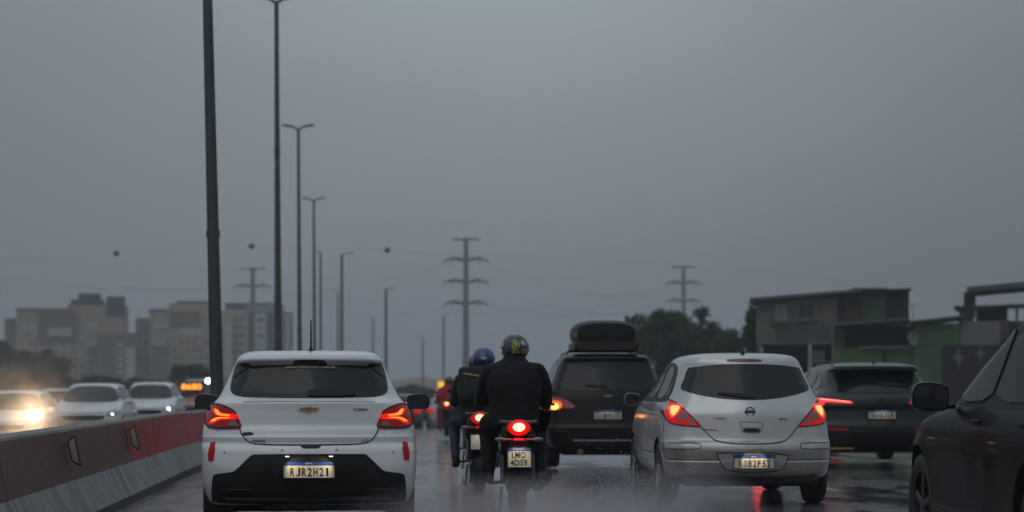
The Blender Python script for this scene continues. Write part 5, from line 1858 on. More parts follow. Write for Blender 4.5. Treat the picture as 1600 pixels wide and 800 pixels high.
# ---------------- concrete barrier
def barrier_mat(name, c1, c2, sc, streak, rough=.45, chips=.5):
    m = bpy.data.materials.new(name)
    m.use_nodes = True
    t = m.node_tree
    b = t.nodes['Principled BSDF']
    tcn = t.nodes.new('ShaderNodeTexCoord')
    mp_ = t.nodes.new('ShaderNodeMapping'); mp_.inputs['Scale'].default_value = (sc, sc * 1.5, sc * .16 if streak else sc)
    t.links.new(tcn.outputs['Object'], mp_.inputs[0])
    n = t.nodes.new('ShaderNodeTexNoise'); n.inputs['Scale'].default_value = 1; n.inputs['Detail'].default_value = 7; n.inputs['Roughness'].default_value = .65
    t.links.new(mp_.outputs[0], n.inputs['Vector'])
    r_ = t.nodes.new('ShaderNodeValToRGB')
    r_.color_ramp.elements[0].position = chips - .12; r_.color_ramp.elements[0].color = (*c1, 1)
    r_.color_ramp.elements[1].position = chips + .14; r_.color_ramp.elements[1].color = (*c2, 1)
    t.links.new(n.outputs['Fac'], r_.inputs[0])
    t.links.new(r_.outputs[0], b.inputs['Base Color'])
    b.inputs['Roughness'].default_value = rough
    b.inputs['Coat Weight'].default_value = .1
    b.inputs['Specular IOR Level'].default_value = .3
    b.inputs['Coat Roughness'].default_value = .25
    n2 = t.nodes.new('ShaderNodeTexNoise'); n2.inputs['Scale'].default_value = 25; n2.inputs['Detail'].default_value = 5
    t.links.new(tcn.outputs['Object'], n2.inputs['Vector'])
    bp = t.nodes.new('ShaderNodeBump'); bp.inputs['Strength'].default_value = .5; bp.inputs['Distance'].default_value = .015
    t.links.new(n2.outputs['Fac'], bp.inputs['Height']); t.links.new(bp.outputs[0], b.inputs['Normal'])
    return m


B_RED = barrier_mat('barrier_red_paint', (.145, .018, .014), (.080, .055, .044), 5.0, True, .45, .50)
B_RED_LIT = barrier_mat('barrier_red_lamplit', (.62, .008, .014), (.09, .022, .020), 8.0, True, .5, .50)  # red lamp glow on the wall painted in as a brighter red
B_WHT = barrier_mat('barrier_white_paint', (.25, .262, .27), (.09, .088, .084), 3.4, True, .5, .52)
B_CON = barrier_mat('barrier_concrete', (.20, .185, .165), (.10, .095, .085), 2.0, False, .5, .5)
B_DRK = barrier_mat('barrier_foot', (.075, .045, .040), (.04, .035, .03), 4, False, .6, .5)
br = empty('concrete_barrier', (0, 0, 0), 0, 'long concrete road barrier painted red above and white below, between the carriageways', 'barrier')
ys = [y * 1.0 for y in range(4, 90, 1)]
def ext(profile, name, m, ya=0, yb=999):
    bm = NB()
    prev = None
    for y in [q for q in ys if ya <= q <= yb]:
        row = []
        for (dx, z) in profile:
            j = noise.noise(Vector((dx * 3, y * .9, z * 3))) * .008
            row.append(bm.verts.new((bx(y) + dx + j, y, zr(y) + z + j * .5)))
        if prev:
            for i in range(len(row) - 1): bm.faces.new((prev[i], prev[i + 1], row[i + 1], row[i]))
        prev = row
    return obj(name, bm, m, br, smooth=25)
ext([(.0, -.02), (-.003, .085)], 'foot', B_DRK)
ext([(-.003, .085), (-.10, .26), (-.155, .37)], 'white_band', B_WHT)
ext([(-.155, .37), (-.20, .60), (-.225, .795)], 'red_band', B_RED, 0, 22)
ext([(-.155, .37), (-.20, .60), (-.225, .795)], 'red_band', B_RED_LIT, 22, 36)
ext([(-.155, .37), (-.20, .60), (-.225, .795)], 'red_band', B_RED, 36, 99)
ext([(-.225, .795), (-.235, .815), (-.42, .820), (-.43, .80), (-.50, .37), (-.66, .08), (-.66, -.3)], 'concrete_cap', B_CON)
for y in range(8, 88, 6):
    bm = NB()
    prof = [(.004, .0), (-.0, .09), (-.097, .262), (-.150, .372), (-.196, .60), (-.219, .797), (-.235, .822), (-.42, .826)]
    a = [bm.verts.new((bx(y + .5) + dx, y + .5, zr(y + .5) + z)) for dx, z in prof]
    b = [bm.verts.new((bx(y + .52) + dx, y + .52, zr(y + .52) + z)) for dx, z in prof]
    for i in range(len(prof) - 1): bm.faces.new((a[i], a[i + 1], b[i + 1], b[i]))
    obj('expansion_joint', bm, M_SEAM, br)
# reflectors bolted to the wall
RFM = mat('delineator_face', (.42, .40, .28), .3, coat=.5, nscale=60, ncol=(.30, .28, .18))
for y, lab in ((17.6, 'nearer slanted yellowish reflector plate bolted to the red barrier face'), (22.0, 'farther slanted yellowish reflector plate bolted to the red barrier face')):
    rt = empty('barrier_reflector', (bx(y) - .135, y, .63), R(0), lab, 'reflector', 'reflectors on the barrier')
    bm = NB()
    prism(bm, [(-.044, .078), (.0, .116), (.046, -.110), (-.010, -.080)], .012, -.006)
    for v in bm.verts: pass
    obj('face', bm, RFM, rt)
    bm = NB()
    o2 = [(-.060, .084), (.003, .140), (.062, -.136), (-.022, -.092)]
    prism(bm, o2, .060, -.000)
    obj('housing', bm, mat('delineator_black', (.015, .014, .013), .5, nscale=20), rt)
    rt.children[0].location = (0, -.004, 0)

# ---------------- street lamps
POLE = mat('pole_steel', (.085, .10, .105), .45, .5, nscale=2.2, ncol=(.05, .06, .062), rvar=.1)
PG = 'street lamps along the median'
def lamp_pole(px, d, py_top, r0, r1, arms, label, lean=0.0, px_base=None, zb=None, group=PG):
    zb = zr(d) - .2 if zb is None else zb
    s_ = FPX / d
    H = CAMH + (HZ - py_top) / s_ - zb
    root = empty('street_lamp', (P(px, 0, d).x, d, zb), 0, label, 'street lamp', group, tilt=lean)
    bm = NB()
    tube(bm, [(0, 0, 0), (0, 0, H * .33), (0, 0, H * .66), (0, 0, H)], [r0, r0 + (r1 - r0) * .4, r0 + (r1 - r0) * .75, r1], 16)
    for k in (.33, .66):
        lathe(bm, [(r0 + (r1 - r0) * k * 1.15 + .012, H * k - .05), (r0 + (r1 - r0) * k * 1.15 + .012, H * k + .05)], 'z', 16)
    box(bm, (0, -.0, .02), (r0 * 4.5, r0 * 4.5, .04), bev=.01)
    obj('pole', bm, POLE, root)
    for (sx, ln) in arms:
        bm = NB()
        tube(bm, [(0, 0, H - .05), (sx * (ln - .40) * .5, 0, H + .03), (sx * (ln - .38), 0, H + .10)], [.045, .04, .035], 10)
        obj('arm', bm, POLE, root)
        bm = NB()
        vv = box(bm, (0, 0, 0), (.46, .24, .08), bev=.03)
        xf(bm, vv, Matrix.Translation((sx * (ln - .22), 0, H + .12)) @ Matrix.Rotation(-sx * R(8), 4, 'Y'))
        obj('lamp_head', bm, POLE, root)
    return root
DBL = [(-1, .66), (1, .66)]
lamp_pole(342, 27.5, -420, .098, .055, DBL, 'thick nearest lamp pole just left of the white hatchback, its top out of sight', lean=R(-1.35), zb=-.1)
lamp_pole(435.5, 57.6, 2, .125, .060, DBL, 'second lamp pole, its double arm touching the top of the sky', lean=R(-.3))
lamp_pole(469, 86, 201, .115, .060, DBL, 'third lamp pole with a double arm, left of centre sky', lean=R(-.35))
lamp_pole(492, 120, 313, .12, .065, DBL, 'fourth lamp pole with a double arm, above the white hatchback roof aerial', lean=R(-.3))
lamp_pole(501, 160, 395, .12, .075, [(-1, .45)], 'fifth lamp pole, thin with barely any arm, close right of the fourth', group='far street lamps')
lamp_pole(534, 168, 397, .16, .10, [(1, .95)], 'lamp pole with one arm to the right, tallest of the faint far poles', group='far street lamps')
lamp_pole(528, 235, 456, .15, .09, [(-1, .8)], 'short faint lamp pole with one arm to the left beside the one-armed pole', group='far street lamps')
lamp_pole(603, 228, 452, .21, .13, [(1, 1.0)], 'one-armed lamp pole rising at the right shoulder of the white hatchback', group='far street lamps')
lamp_pole(583, 320, 497, .17, .11, [(-1, .8)], 'faint lamp pole left of the one at the hatchback shoulder', group='far street lamps')
lamp_pole(661, 330, 528, .17, .11, [(-1, .8)], 'faint short lamp pole above the brown hill', group='far street lamps')
lamp_pole(693, 300, 492, .18, .12, [(1, .9)], 'faint lamp pole left of the big pylon', group='far street lamps')

# ---------------- pylons and cables
PYM = mat('pylon_steel', (.10, .11, .115), .6, .3, nscale=.6, ncol=(.07, .075, .08))
def pylon(px, d, top, arms, rt_, label, base_z=-4.0):
    s_ = FPX / d
    x0 = P(px, 0, d).x
    H = CAMH + (HZ - top) / s_ - base_z
    root = empty('power_pylon', (x0, d, base_z), R(3), label, 'power pylon', 'pylons of the overhead line')
    bm = NB()
    tube(bm, [(0, 0, 0), (0, 0, H * .5), (0, 0, H)], [rt_, rt_ * .82, rt_ * .6], 12)
    obj('mast', bm, PYM, root)
    tips = []
    for i, (y, hw, drop) in enumerate(arms):
        z = CAMH + (HZ - y) / s_ - base_z
        bm = NB()
        for sx in (-1, 1):
            tube(bm, [(0, 0, z), (sx * hw * .55, 0, z + .55 * (1 if drop else 0)), (sx * hw, 0, z - .05)], [.42, .38, .16] if drop else [.3, .25, .15], 8)
            if drop:
                tube(bm, [(sx * hw * .58, 0, z + .3), (sx * hw * .60, 0, z - .75)], .13, 6)
                tube(bm, [(sx * hw, 0, z), (sx * hw, 0, z - .6)], .10, 6)
                tips.append(Vector((x0 + sx * hw, d, base_z + z - .7)))
            else: tips.append(Vector((x0 + sx * hw, d, base_z + z)))
        obj('crossarm', bm, PYM, root)
    return tips
t1 = pylon(728, 470, 372, [(374, 3.3, 0), (407, 5.1, 1), (441, 5.1, 1), (475, 5.1, 1)], .85, 'tallest power pylon with four crossarms, above the riders')
t2 = pylon(395, 590, 418, [(420, 3.9, 0), (448, 5.5, 1)], 1.0, 'power pylon behind the grey block, between the two nearest lamp poles')
t3 = pylon(1068, 570, 416, [(417, 3.6, 0), (443, 5.0, 1), (471, 5.0, 1)], .85, 'power pylon rising out of the tree on the right')
def cable(a, b, sag, r_=.035, n=16):
    pts = []
    for i in range(n + 1):
        t_ = i / n
        p = a.lerp(b, t_)
        p.z -= sag * 4 * t_ * (1 - t_)
        pts.append(p)
    return pts
cr_ = empty('power_line', t1[0], 0, 'thin overhead cables strung between the pylons and out over the left', 'power line')
CB = mat('cable', (.05, .05, .055), .6)
offL = Vector((-330, 300, 46))
lines = []
for i in range(4): lines.append((t1[2 + 2 * (i % 3)], t2[2 + (i % 2)], 6 + i))
for i in range(6): lines.append((t1[2 + i], t3[2 + (i % 4)], 9))
for i in range(4): lines.append((t2[i], Vector((-190, 480, 40 - 3 * i)), 5))
for (a, b, sg) in lines:
    bm = NB()
    tube(bm, cable(a, b, sg * .55), .028, 5)
    o_ = obj('cable', bm, CB, cr_)
    o_.matrix_parent_inverse = Matrix.Translation(-Vector(t1[0]))
# cable with three marker balls
MB = empty('marker_cable', P(393, 384, 300), 0, 'thin high cable crossing the sky that carries three dark marker balls', 'cable')
bm = NB()
q3 = [P(-700, 440, 320), P(-60, 412, 310), P(182, 396, 305), P(393, 385, 300), P(605, 391, 295), P(1200, 425, 290), P(2300, 520, 280)]
tube(bm, q3, .012, 5)
o_ = obj('cable', bm, CB, MB)
o_.matrix_parent_inverse = Matrix.Translation(-MB.location)
for i, (x, y, d, lab) in enumerate(((182, 396, 305, 'dark marker ball above the beige flats, nearest the left edge'), (393, 385, 300, 'dark marker ball between the two nearest lamp poles'), (605, 391, 295, 'dark marker ball right of the far lamp poles'))):
    bm = NB()
    ell(bm, (0, 0, 0), (.43, .43, .43), 20, 14)
    lathe(bm, [(.45, -.03), (.45, .03)], 'z', 20)
    o_ = obj('marker_ball', bm, mat('ball_dark', (.02, .02, .022), .5, nscale=3), None, smooth=60)
    o_.location = P(x, y, d)
    tag(o_, lab, 'marker ball', 'marker balls on the high cable')

# ---------------- buildings
def wallmat(name, c, c2=None, sc=.35, r_=.8):
    return mat(name, c, r_, nscale=sc, ncol=c2 or tuple(x * .75 for x in c), bump=.2, bscale=6)
class Bld:
    """a building whose face is laid out in pixels of the photograph at its own distance d, turned into metres"""
    def __init__(s, name, d, px0, label, cat, zb, group=None):
        # the side walls run straight away from the road, so the face turns with the bearing
        turn = -math.atan2(px0 - 800, FPX)
        s.d, s.px0, s.zb = d, px0, zb
        s.k = d / FPX
        s.root = empty(name, (P(px0, 0, d).x, d, zb), turn, label, cat, group)
    def X(s, px): return (px - s.px0) * s.k
    def Z(s, py): return CAMH + (HZ - py) * s.k - s.zb
    def blk(s, nm, x0, x1, y0, y1, m, front=0.0, depth=8.0, bev=0.0):
        """solid block; front = metres the face stands forward of the main plane"""
        bm = NB()
        z1 = s.Z(y0)
        z0 = s.Z(y1) if y1 is not None else 0
        box(bm, ((s.X(x0) + s.X(x1)) / 2, -front + depth / 2, (z0 + z1) / 2), (s.X(x1) - s.X(x0), depth, z1 - z0), bev=bev)
        return obj(nm, bm, m, s.root, smooth=0)
    def win(s, x0, x1, y0, y1, glass, frame, front=0.0, mull=1, sill=True, nm='window'):
        fr = NB()
        a, b, z1, z0 = s.X(x0), s.X(x1), s.Z(y0), s.Z(y1)
        t_ = min(.09, (b - a) * .12)
        yy = -front - .02
        for (cx, cz, sx, sz) in (((a + b) / 2, z1, b - a + t_, t_), ((a + b) / 2, z0, b - a + t_, t_), (a, (z0 + z1) / 2, t_, z1 - z0 - t_), (b, (z0 + z1) / 2, t_, z1 - z0 - t_)):
            box(fr, (cx, yy, cz), (sx, .12, sz))
        for i in range(1, mull):
            box(fr, (a + (b - a) * i / mull, yy, (z0 + z1) / 2), (t_ * .6, .08, z1 - z0 - t_))
        if sill: box(fr, ((a + b) / 2, yy - .06, z0 - t_), (b - a + .25, .25, t_ * .8))
        f = obj(nm, fr, frame, s.root, smooth=0)
        bm = NB()
        box(bm, ((a + b) / 2, -front - .004, (z0 + z1) / 2), (b - a - t_, .03, z1 - z0 - t_))
        obj('pane', bm, glass, f, smooth=0)
        return f


GLW = mat('far_window', (.10, .115, .13), .15, spec=.6, nscale=.4, ncol=(.05, .06, .07))
GLL = mat('pale_window', (.42, .44, .45), .35, nscale=.5, ncol=(.28, .30, .32))
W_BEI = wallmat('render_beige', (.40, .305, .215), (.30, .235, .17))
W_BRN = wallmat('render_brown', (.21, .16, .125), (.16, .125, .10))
W_GRY = wallmat('render_grey', (.23, .245, .26), (.18, .19, .205))
W_DRK = wallmat('tank_house_dark', (.055, .065, .065), (.04, .045, .045))
W_WHT = wallmat('render_white', (.50, .51, .52), (.38, .39, .40))
FRM = mat('window_frame_pale', (.40, .40, .39), .5, nscale=1)
FRD = mat('window_frame_dark', (.07, .07, .07), .5, nscale=1)
AG = 'blocks of flats on the left skyline'
A = Bld('apartment_building', 400, 110, 'wide beige block of flats with a dark stepped tank house, leftmost on the skyline', 'building', -4, AG)
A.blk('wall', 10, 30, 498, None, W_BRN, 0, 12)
A.blk('wall', 28, 110, 484, None, W_BEI, 1.2, 14)
A.blk('wall', 106, 192, 474, None, W_BEI, .6, 14)
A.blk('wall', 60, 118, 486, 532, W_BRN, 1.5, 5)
A.blk('wall', 150, 215, 520, None, W_BRN, 1.6, 6)
A.blk('parapet', 27, 111, 482, 486, W_BRN, 1.35, 14.3)
A.blk('tank_house', 122, 157, 458, 475, W_DRK, -1, 8)
A.blk('tank_house', 111, 162, 468, 476, W_DRK, .8, 10)
A.blk('stair_tower', 166, 194, 463, 492, W_DRK, .9, 8)
A.blk('stair_tower', 190, 199, 478, 520, W_GRY, .9, 8)
A.blk('stair_panel', 195, 209, 543, 592, W_WHT, 1.9, 1)
for (x0, x1, y0, y1, fr) in ((36, 47, 505, 520, 1.2), (49, 60, 503, 525, 1.2), (77, 112, 512, 525, 1.5), (136, 152, 501, 513, .6)):
    A.win(x0, x1, y0, y1, GLL, FRM, fr, 3)
for r_ in range(6):
    y = 534 + 10.5 * r_
    A.win(140, 150, y, y + 7, GLL, FRM, .6, 2, False)
    A.win(152, 162, y, y + 7, GLW, FRM, .6, 2, False)
    A.win(180, 192, y + 2, y + 8, GLL, FRM, 1.6, 2, False)
    bm = NB(); box(bm, ((A.X(134) + A.X(166)) / 2, -1.0, A.Z(y + 9)), (A.X(166) - A.X(134), .9, .22))
    obj('balcony', bm, W_BRN, A.root, smooth=0)
for (a, b, n_) in ((34, 104, 7), (112, 134, 2)):
    for r_ in range(5):
        for c_ in range(n_):
            x = a + (b - a) * (c_ + .5) / n_
            y = 535 + 12 * r_
            A.win(x - 2.2, x + 2.2, y, y + 5, GLW if (r_ * 7 + c_ * 3) % 5 else GLL, FRD, 1.2 if a < 100 else .6, 1, False)
B = Bld('apartment_building', 430, 270, 'second beige block of flats with white balcony stack, behind the nearest lamp pole', 'building', -4, AG)
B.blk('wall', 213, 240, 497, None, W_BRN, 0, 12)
B.blk('wall', 234, 268, 484, None, W_BEI, .8, 14)
B.blk('wall', 264, 332, 474, None, W_BEI, 1.2, 14)
B.blk('wall', 267, 312, 486, 508, W_BRN, 1.6, 5)
B.blk('tank_house', 275, 328, 470, 478, W_DRK, -.5, 8)
B.blk('parapet', 233, 269, 483, 487, W_BRN, .95, 14)
for (x0, x1, y0, y1, fr) in ((240, 262, 501, 514, .8), (279, 316, 511, 524, 1.2)):
    B.win(x0, x1, y0, y1, GLL, FRM, fr, 3)
for r_ in range(6):
    y = 532 + 10.5 * r_
    B.win(240, 249, y, y + 7, GLL, FRM, .8, 2, False)
    B.win(250, 258, y, y + 7, GLL, FRM, .8, 2, False)
    bm = NB(); box(bm, ((B.X(236) + B.X(262)) / 2, -1.2, B.Z(y + 9)), (B.X(262) - B.X(236), .9, .22))
    obj('balcony', bm, W_BEI, B.root, smooth=0)
for r_ in range(5):
    for c_ in range(6):
        x = 268 + 60 * (c_ + .5) / 6
        y = 532 + 12 * r_
        B.win(x - 2.2, x + 2.2, y, y + 5, GLW if (r_ * 5 + c_ * 3) % 4 else GLL, FRD, 1.2, 1, False)
    for c_ in range(2):
        B.win(217 + 9 * c_, 221 + 9 * c_, 520 + 13 * r_, 525 + 13 * r_, GLW, FRD, 0, 1, False)
Cb = Bld('apartment_building', 460, 405, 'grey block of flats with pale vertical stripes, between the first two lamp poles', 'building', -4, AG)
Cb.blk('wall', 340, 388, 486, None, W_BEI, .8, 14)
Cb.blk('wall', 384, 444, 476, None, W_GRY, .4, 14)
Cb.blk('wall', 436, 458, 487, None, W_GRY, .0, 10)
Cb.blk('tank_house', 352, 440, 473, 482, W_DRK, -.5, 10)
Cb.blk('stair_panel', 398, 416, 492, 592, W_WHT, 1.2, 1.5)
Cb.blk('stair_panel', 351, 363, 505, 592, W_WHT, 1.6, 1.5)
Cb.blk('stair_panel', 446, 452, 492, 592, W_WHT, .5, 1.2)
Cb.blk('stair_panel', 388, 396, 488, 592, W_DRK, .8, 1.2)
Cb.blk('stair_panel', 418, 428, 488, 592, W_DRK, .8, 1.2)
for r_ in range(7):
    y = 497 + 12.5 * r_
    for x in (368, 378): Cb.win(x - 2.5, x + 2.5, y, y + 5, GLW, FRD, .8, 1, False)
    Cb.win(401, 413, y, y + 6, GLL if r_ % 2 else GLW, FRM, 1.2, 2, False)

# right-hand houses
W_BLK = mat('block_wall_grey', (.165, .155, .138), .85, nscale=1.1, ncol=(.08, .075, .066), nfac=.9, bump=.4, bscale=8)
W_BLB = mat('block_wall_brown', (.10, .078, .066), .85, nscale=1.3, ncol=(.05, .042, .036), nfac=.9)
W_GRN = mat('green_paint', (.075, .180, .045), .7, nscale=1.6, ncol=(.045, .09, .035), nfac=.9, bump=.2, bscale=6)
W_GRN2 = mat('green_paint_pale', (.085, .160, .070), .75, nscale=1.4, ncol=(.06, .085, .05), nfac=.9)
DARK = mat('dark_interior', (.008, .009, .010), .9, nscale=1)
TIN = mat('tin_roof', (.12, .125, .13), .45, .3, nscale=1.5, ncol=(.07, .07, .07))
def slab(b, x0, yL, x1, yR, th, m, front, depth, nm='roof'):
    bm = NB()
    a, c = b.X(x0), b.X(x1)
    z0, z1 = b.Z(yL), b.Z(yR)
    prism(bm, [(a, z0), (c, z1), (c, z1 - th), (a, z0 - th)], -front, -front + depth)
    return obj(nm, bm, m, b.root, smooth=0)
D_ = Bld('house', 100, 1260, 'grey two-storey block house with a white-curtained window, right of the dark tree', 'house', -1.1)
D_.blk('wall', 1182, 1308, 465, 538, W_BLK, 0, 7)
D_.blk('wall', 1304, 1346, 456, 508, W_BLB, -.6, 6)
D_.blk('wall', 1345, 1383, 456, 508, mat('green_paint_worn', (.055, .105, .045), .75, nscale=1.6, ncol=(.03, .05, .028), nfac=.9), -.4, 5)
D_.blk('wall', 1382, 1419, 455, 508, mat('slate_wall', (.035, .036, .044), .8, nscale=1), -.9, 5)
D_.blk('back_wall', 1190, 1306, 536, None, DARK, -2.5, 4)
D_.blk('post', 1263, 1268, 538, None, FRM, 0, .2)
D_.blk('post', 1299, 1303, 505, None, mat('post_cream', (.20, .18, .14), .7, nscale=2), .1, .25)
D_.blk('post', 1184, 1190, 538, None, W_BLK, 0, .3)
D_.blk('meter_box', 1268, 1288, 548, 575, mat('box_grey', (.17, .18, .17), .7, nscale=2), -.3, .8)
slab(D_, 1172, 465.5, 1345, 452.5, .14, TIN, .5, 8.5)
slab(D_, 1330, 450.5, 1385, 450.5, .10, TIN, .2, 6.5)
slab(D_, 1380, 452.5, 1421, 451, .10, W_BLB, .0, 6)
D_.win(1210, 1232, 474, 503, mat('curtain_white', (.21, .27, .26), .6, nscale=3, ncol=(.15, .19, .19)), W_BLK, 0, 2)
D_.win(1247, 1272, 472, 498, mat('dark_pane', (.012, .015, .022), .15, spec=.5, nscale=2), mat('frame_weathered', (.15, .15, .15), .6, nscale=3), 0, 2)
D_.blk('wall_patch', 1211, 1300, 514, 532, mat('render_patch', (.10, .105, .095), .85, nscale=.7, ncol=(.08, .08, .075)), .012, .1)
D_.blk('lintel', 1303, 1322, 457, 461, mat('bare_lintel', (.15, .14, .125), .8, nscale=2), -.55, .2)
D_.blk('drainpipe', 1321, 1324, 460, 500, mat('pipe_grey', (.10, .095, .09), .6, nscale=2), -.53, .1)
E_ = Bld('house', 92, 1400, 'green single-storey house with a dark open veranda and sloping tin canopy', 'house', -1.0)
E_.blk('parapet', 1304, 1432, 544, None, W_GRN, 0, .3)
E_.blk('wall', 1428, 1504, 506, None, W_GRN2, .3, 5)
E_.blk('wall', 1500, 1558, 503, 540, mat('grey_render', (.16, .16, .16), .8, nscale=1, ncol=(.13, .13, .13)), .35, 5)
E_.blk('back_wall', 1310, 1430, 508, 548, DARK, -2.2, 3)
E_.blk('ledge', 1342, 1422, 541, 545, mat('ledge_concrete', (.15, .15, .14), .7, nscale=2), .25, .6)
E_.blk('pier', 1304, 1320, 511, 546, W_BLB, -.1, .8)
slab(E_, 1303, 505, 1421, 497.5, .11, TIN, .8, 5.0, 'canopy')
slab(E_, 1421, 502, 1507, 493.5, .12, mat('tin_dark', (.06, .062, .062), .5, nscale=1), .7, 5.0, 'canopy')
E_.blk('gate', 1470, 1558, 540, None, mat('gate_maroon', (.022, .014, .014), .7, nscale=2), .45, .1)
E_.blk('bracket', 1379, 1386, 550, 572, DARK, .1, .2)
for cx, s__ in ((1495, 1.0), (1528, .8)):     # pale four-pointed ornaments on the dark gate
    bm = NB()
    k = E_.k
    pts = []
    for i in range(8):
        r_ = (15 if i % 2 == 0 else 4.2) * k * s__
        if i in (2, 6): r_ *= .72
        a = PI / 2 - i * PI / 4
        pts.append((E_.X(cx) + r_ * math.cos(a), E_.Z(559 - (6 if s__ < 1 else 0)) + r_ * 1.2 * math.sin(a)))
    prism(bm, pts, -.50, -.46)
    obj('gate_ornament', bm, mat('ornament_pale', (.17, .16, .165), .7, nscale=3), E_.root, smooth=0)
F_ = Bld('rooftop_terrace', 99, 1560, 'open concrete rooftop with a thin flat slab roof, above the near black car', 'building', -1.0)
F_.blk('wall', 1498, 1700, 500, None, W_BLK, -1.5, 6)
F_.blk('pillar', 1507, 1522, 456, 502, mat('pillar_green', (.035, .042, .038), .8, nscale=1), 0, 1.0)
F_.blk('pillar', 1522, 1525, 456, 496, mat('pillar_grey', (.14, .15, .15), .8, nscale=1), -.1, .8)
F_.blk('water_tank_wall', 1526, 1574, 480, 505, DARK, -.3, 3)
F_.blk('wall', 1562, 1576, 500, 530, W_BLB, .2, 2)
F_.blk('wall', 1586, 1590, 478, 505, mat('pillar_grey', (.14, .15, .15), .8), 0, .4)
slab(F_, 1512, 449, 1720, 432, .25, mat('slab_concrete', (.10, .105, .10), .7, nscale=1, ncol=(.07, .07, .07)), .9, 6, 'roof')
slab(F_, 1524, 477.5, 1720, 471, .09, TIN, .3, 4, 'lower_roof')
# satellite dish
dr = empty('satellite_dish', P(1426, 528, 90.6), 0, 'pale satellite dish mounted at the corner of the green house', 'satellite dish')
bm = NB()
lathe(bm, [(.0001, .10), (.12, .085), (.24, .05), (.33, 0), (.335, .012), (.24, .06), (.12, .10), (.0001, .115)], 'y', 28)
o_ = obj('dish', bm, mat('dish_grey', (.24, .24, .25), .5, nscale=3), dr); o_.rotation_euler = (R(10), 0, R(-58))
bm = NB()
tube(bm, [(0, .1, 0), (.05, .35, -.1), (.05, .45, -.5)], .03)
tube(bm, [(0, 0, -.25), (-.25, -.30, -.12)], .012)
ell(bm, (-.27, -.33, -.10), (.04, .05, .04), 10, 8)
obj('mount_arm', bm, M_RIMD, dr)
# roof aerial on house
ar = empty('tv_aerial', P(1426, 499, 101), 0, 'thin television aerial on the roof beside the slate wall', 'aerial')
bm = NB()
tube(bm, [(0, 0, 0), (0, 0, .75)], .02, 6)
tube(bm, [(-.3, 0, .72), (.3, 0, .72)], .015, 6)
for i in range(5): tube(bm, [(-.28 + .14 * i, -.2, .72), (-.28 + .14 * i, .2, .72)], .010, 5)
obj('rods', bm, mat('aerial_metal', (.3, .3, .31), .4, .7), ar)

# ---------------- hill
bm = NB()
hp = [(560, 600), (605, 598), (622, 594), (640, 590), (655, 588), (672, 590), (690, 593), (712, 592), (740, 596), (800, 600)]
rows = []
for dd, hk in ((560, 0), (600, .75), (650, 1.0), (720, .9)):
    rows.append([bm.verts.new((P(x, 0, 650).x, dd + noise.noise(Vector((x * .05, dd, 0))) * 10, -5 + (P(x, y, 650).z + 5 + noise.noise(Vector((x * .09, dd * .01, 3))) * .8) * hk)) for x, y in hp])
for a, b in zip(rows, rows[1:]):
    for i in range(len(a) - 1): bm.faces.new((a[i], a[i + 1], b[i + 1], b[i]))
tag(obj('hill', bm, mat('hill_earth', (.21, .115, .085), .9, nscale=.04, ncol=(.13, .09, .07), bump=.4, bscale=.3), None, smooth=70), kind='structure')

# ---------------- trees
def leaf_mesh(blobs, n, size, seed, flat=.9):
    rng = np.random.default_rng(seed)
    vols = np.array([b[3] * b[4] * b[5] for b in blobs]) ** .75
    cnt = np.maximum(1, (n * vols / vols.sum())).astype(int)
    C = []
    for b, k in zip(blobs, cnt):
        v = rng.normal(size=(k, 3))
        v /= np.linalg.norm(v, axis=1)[:, None]
        r_ = rng.random(k) ** .38
        v = v * r_[:, None] * np.array(b[3:6]) * (1 + .25 * rng.normal(size=(k, 1)) * .6)
        C.append(v + np.array(b[:3]))
    C = np.concatenate(C)
    N = len(C)
    a = rng.normal(size=(N, 3)); a /= np.linalg.norm(a, axis=1)[:, None]
    b = np.cross(a, rng.normal(size=(N, 3))); b /= np.linalg.norm(b, axis=1)[:, None]
    s_ = size * (.6 + .8 * rng.random((N, 1)))
    V = np.stack([C - a * s_, C + b * s_ * .5, C + a * s_, C - b * s_ * .5], 1).reshape(-1, 3)
    me_ = bpy.data.meshes.new('crown')
    me_.vertices.add(4 * N)
    me_.vertices.foreach_set('co', V.ravel())
    me_.loops.add(4 * N)
    me_.loops.foreach_set('vertex_index', np.arange(4 * N))
    me_.polygons.add(N)
    me_.polygons.foreach_set('loop_start', np.arange(0, 4 * N, 4))
    me_.polygons.foreach_set('loop_total', np.full(N, 4))
    me_.update()
    return me_
def leafmat(name, c1, c2):
    m = mat(name, c1, .6, nscale=.9, ncol=c2, nfac=1.0, spec=.3, detail=3)
    b_ = m.node_tree.nodes['Principled BSDF']
    return m
LF1 = leafmat('leaves_dark', (.030, .055, .022), (.055, .085, .030))
LF2 = leafmat('leaves_olive', (.055, .058, .026), (.085, .080, .035))
BARK = mat('bark', (.06, .05, .04), .9, nscale=4, bump=.6, bscale=20)
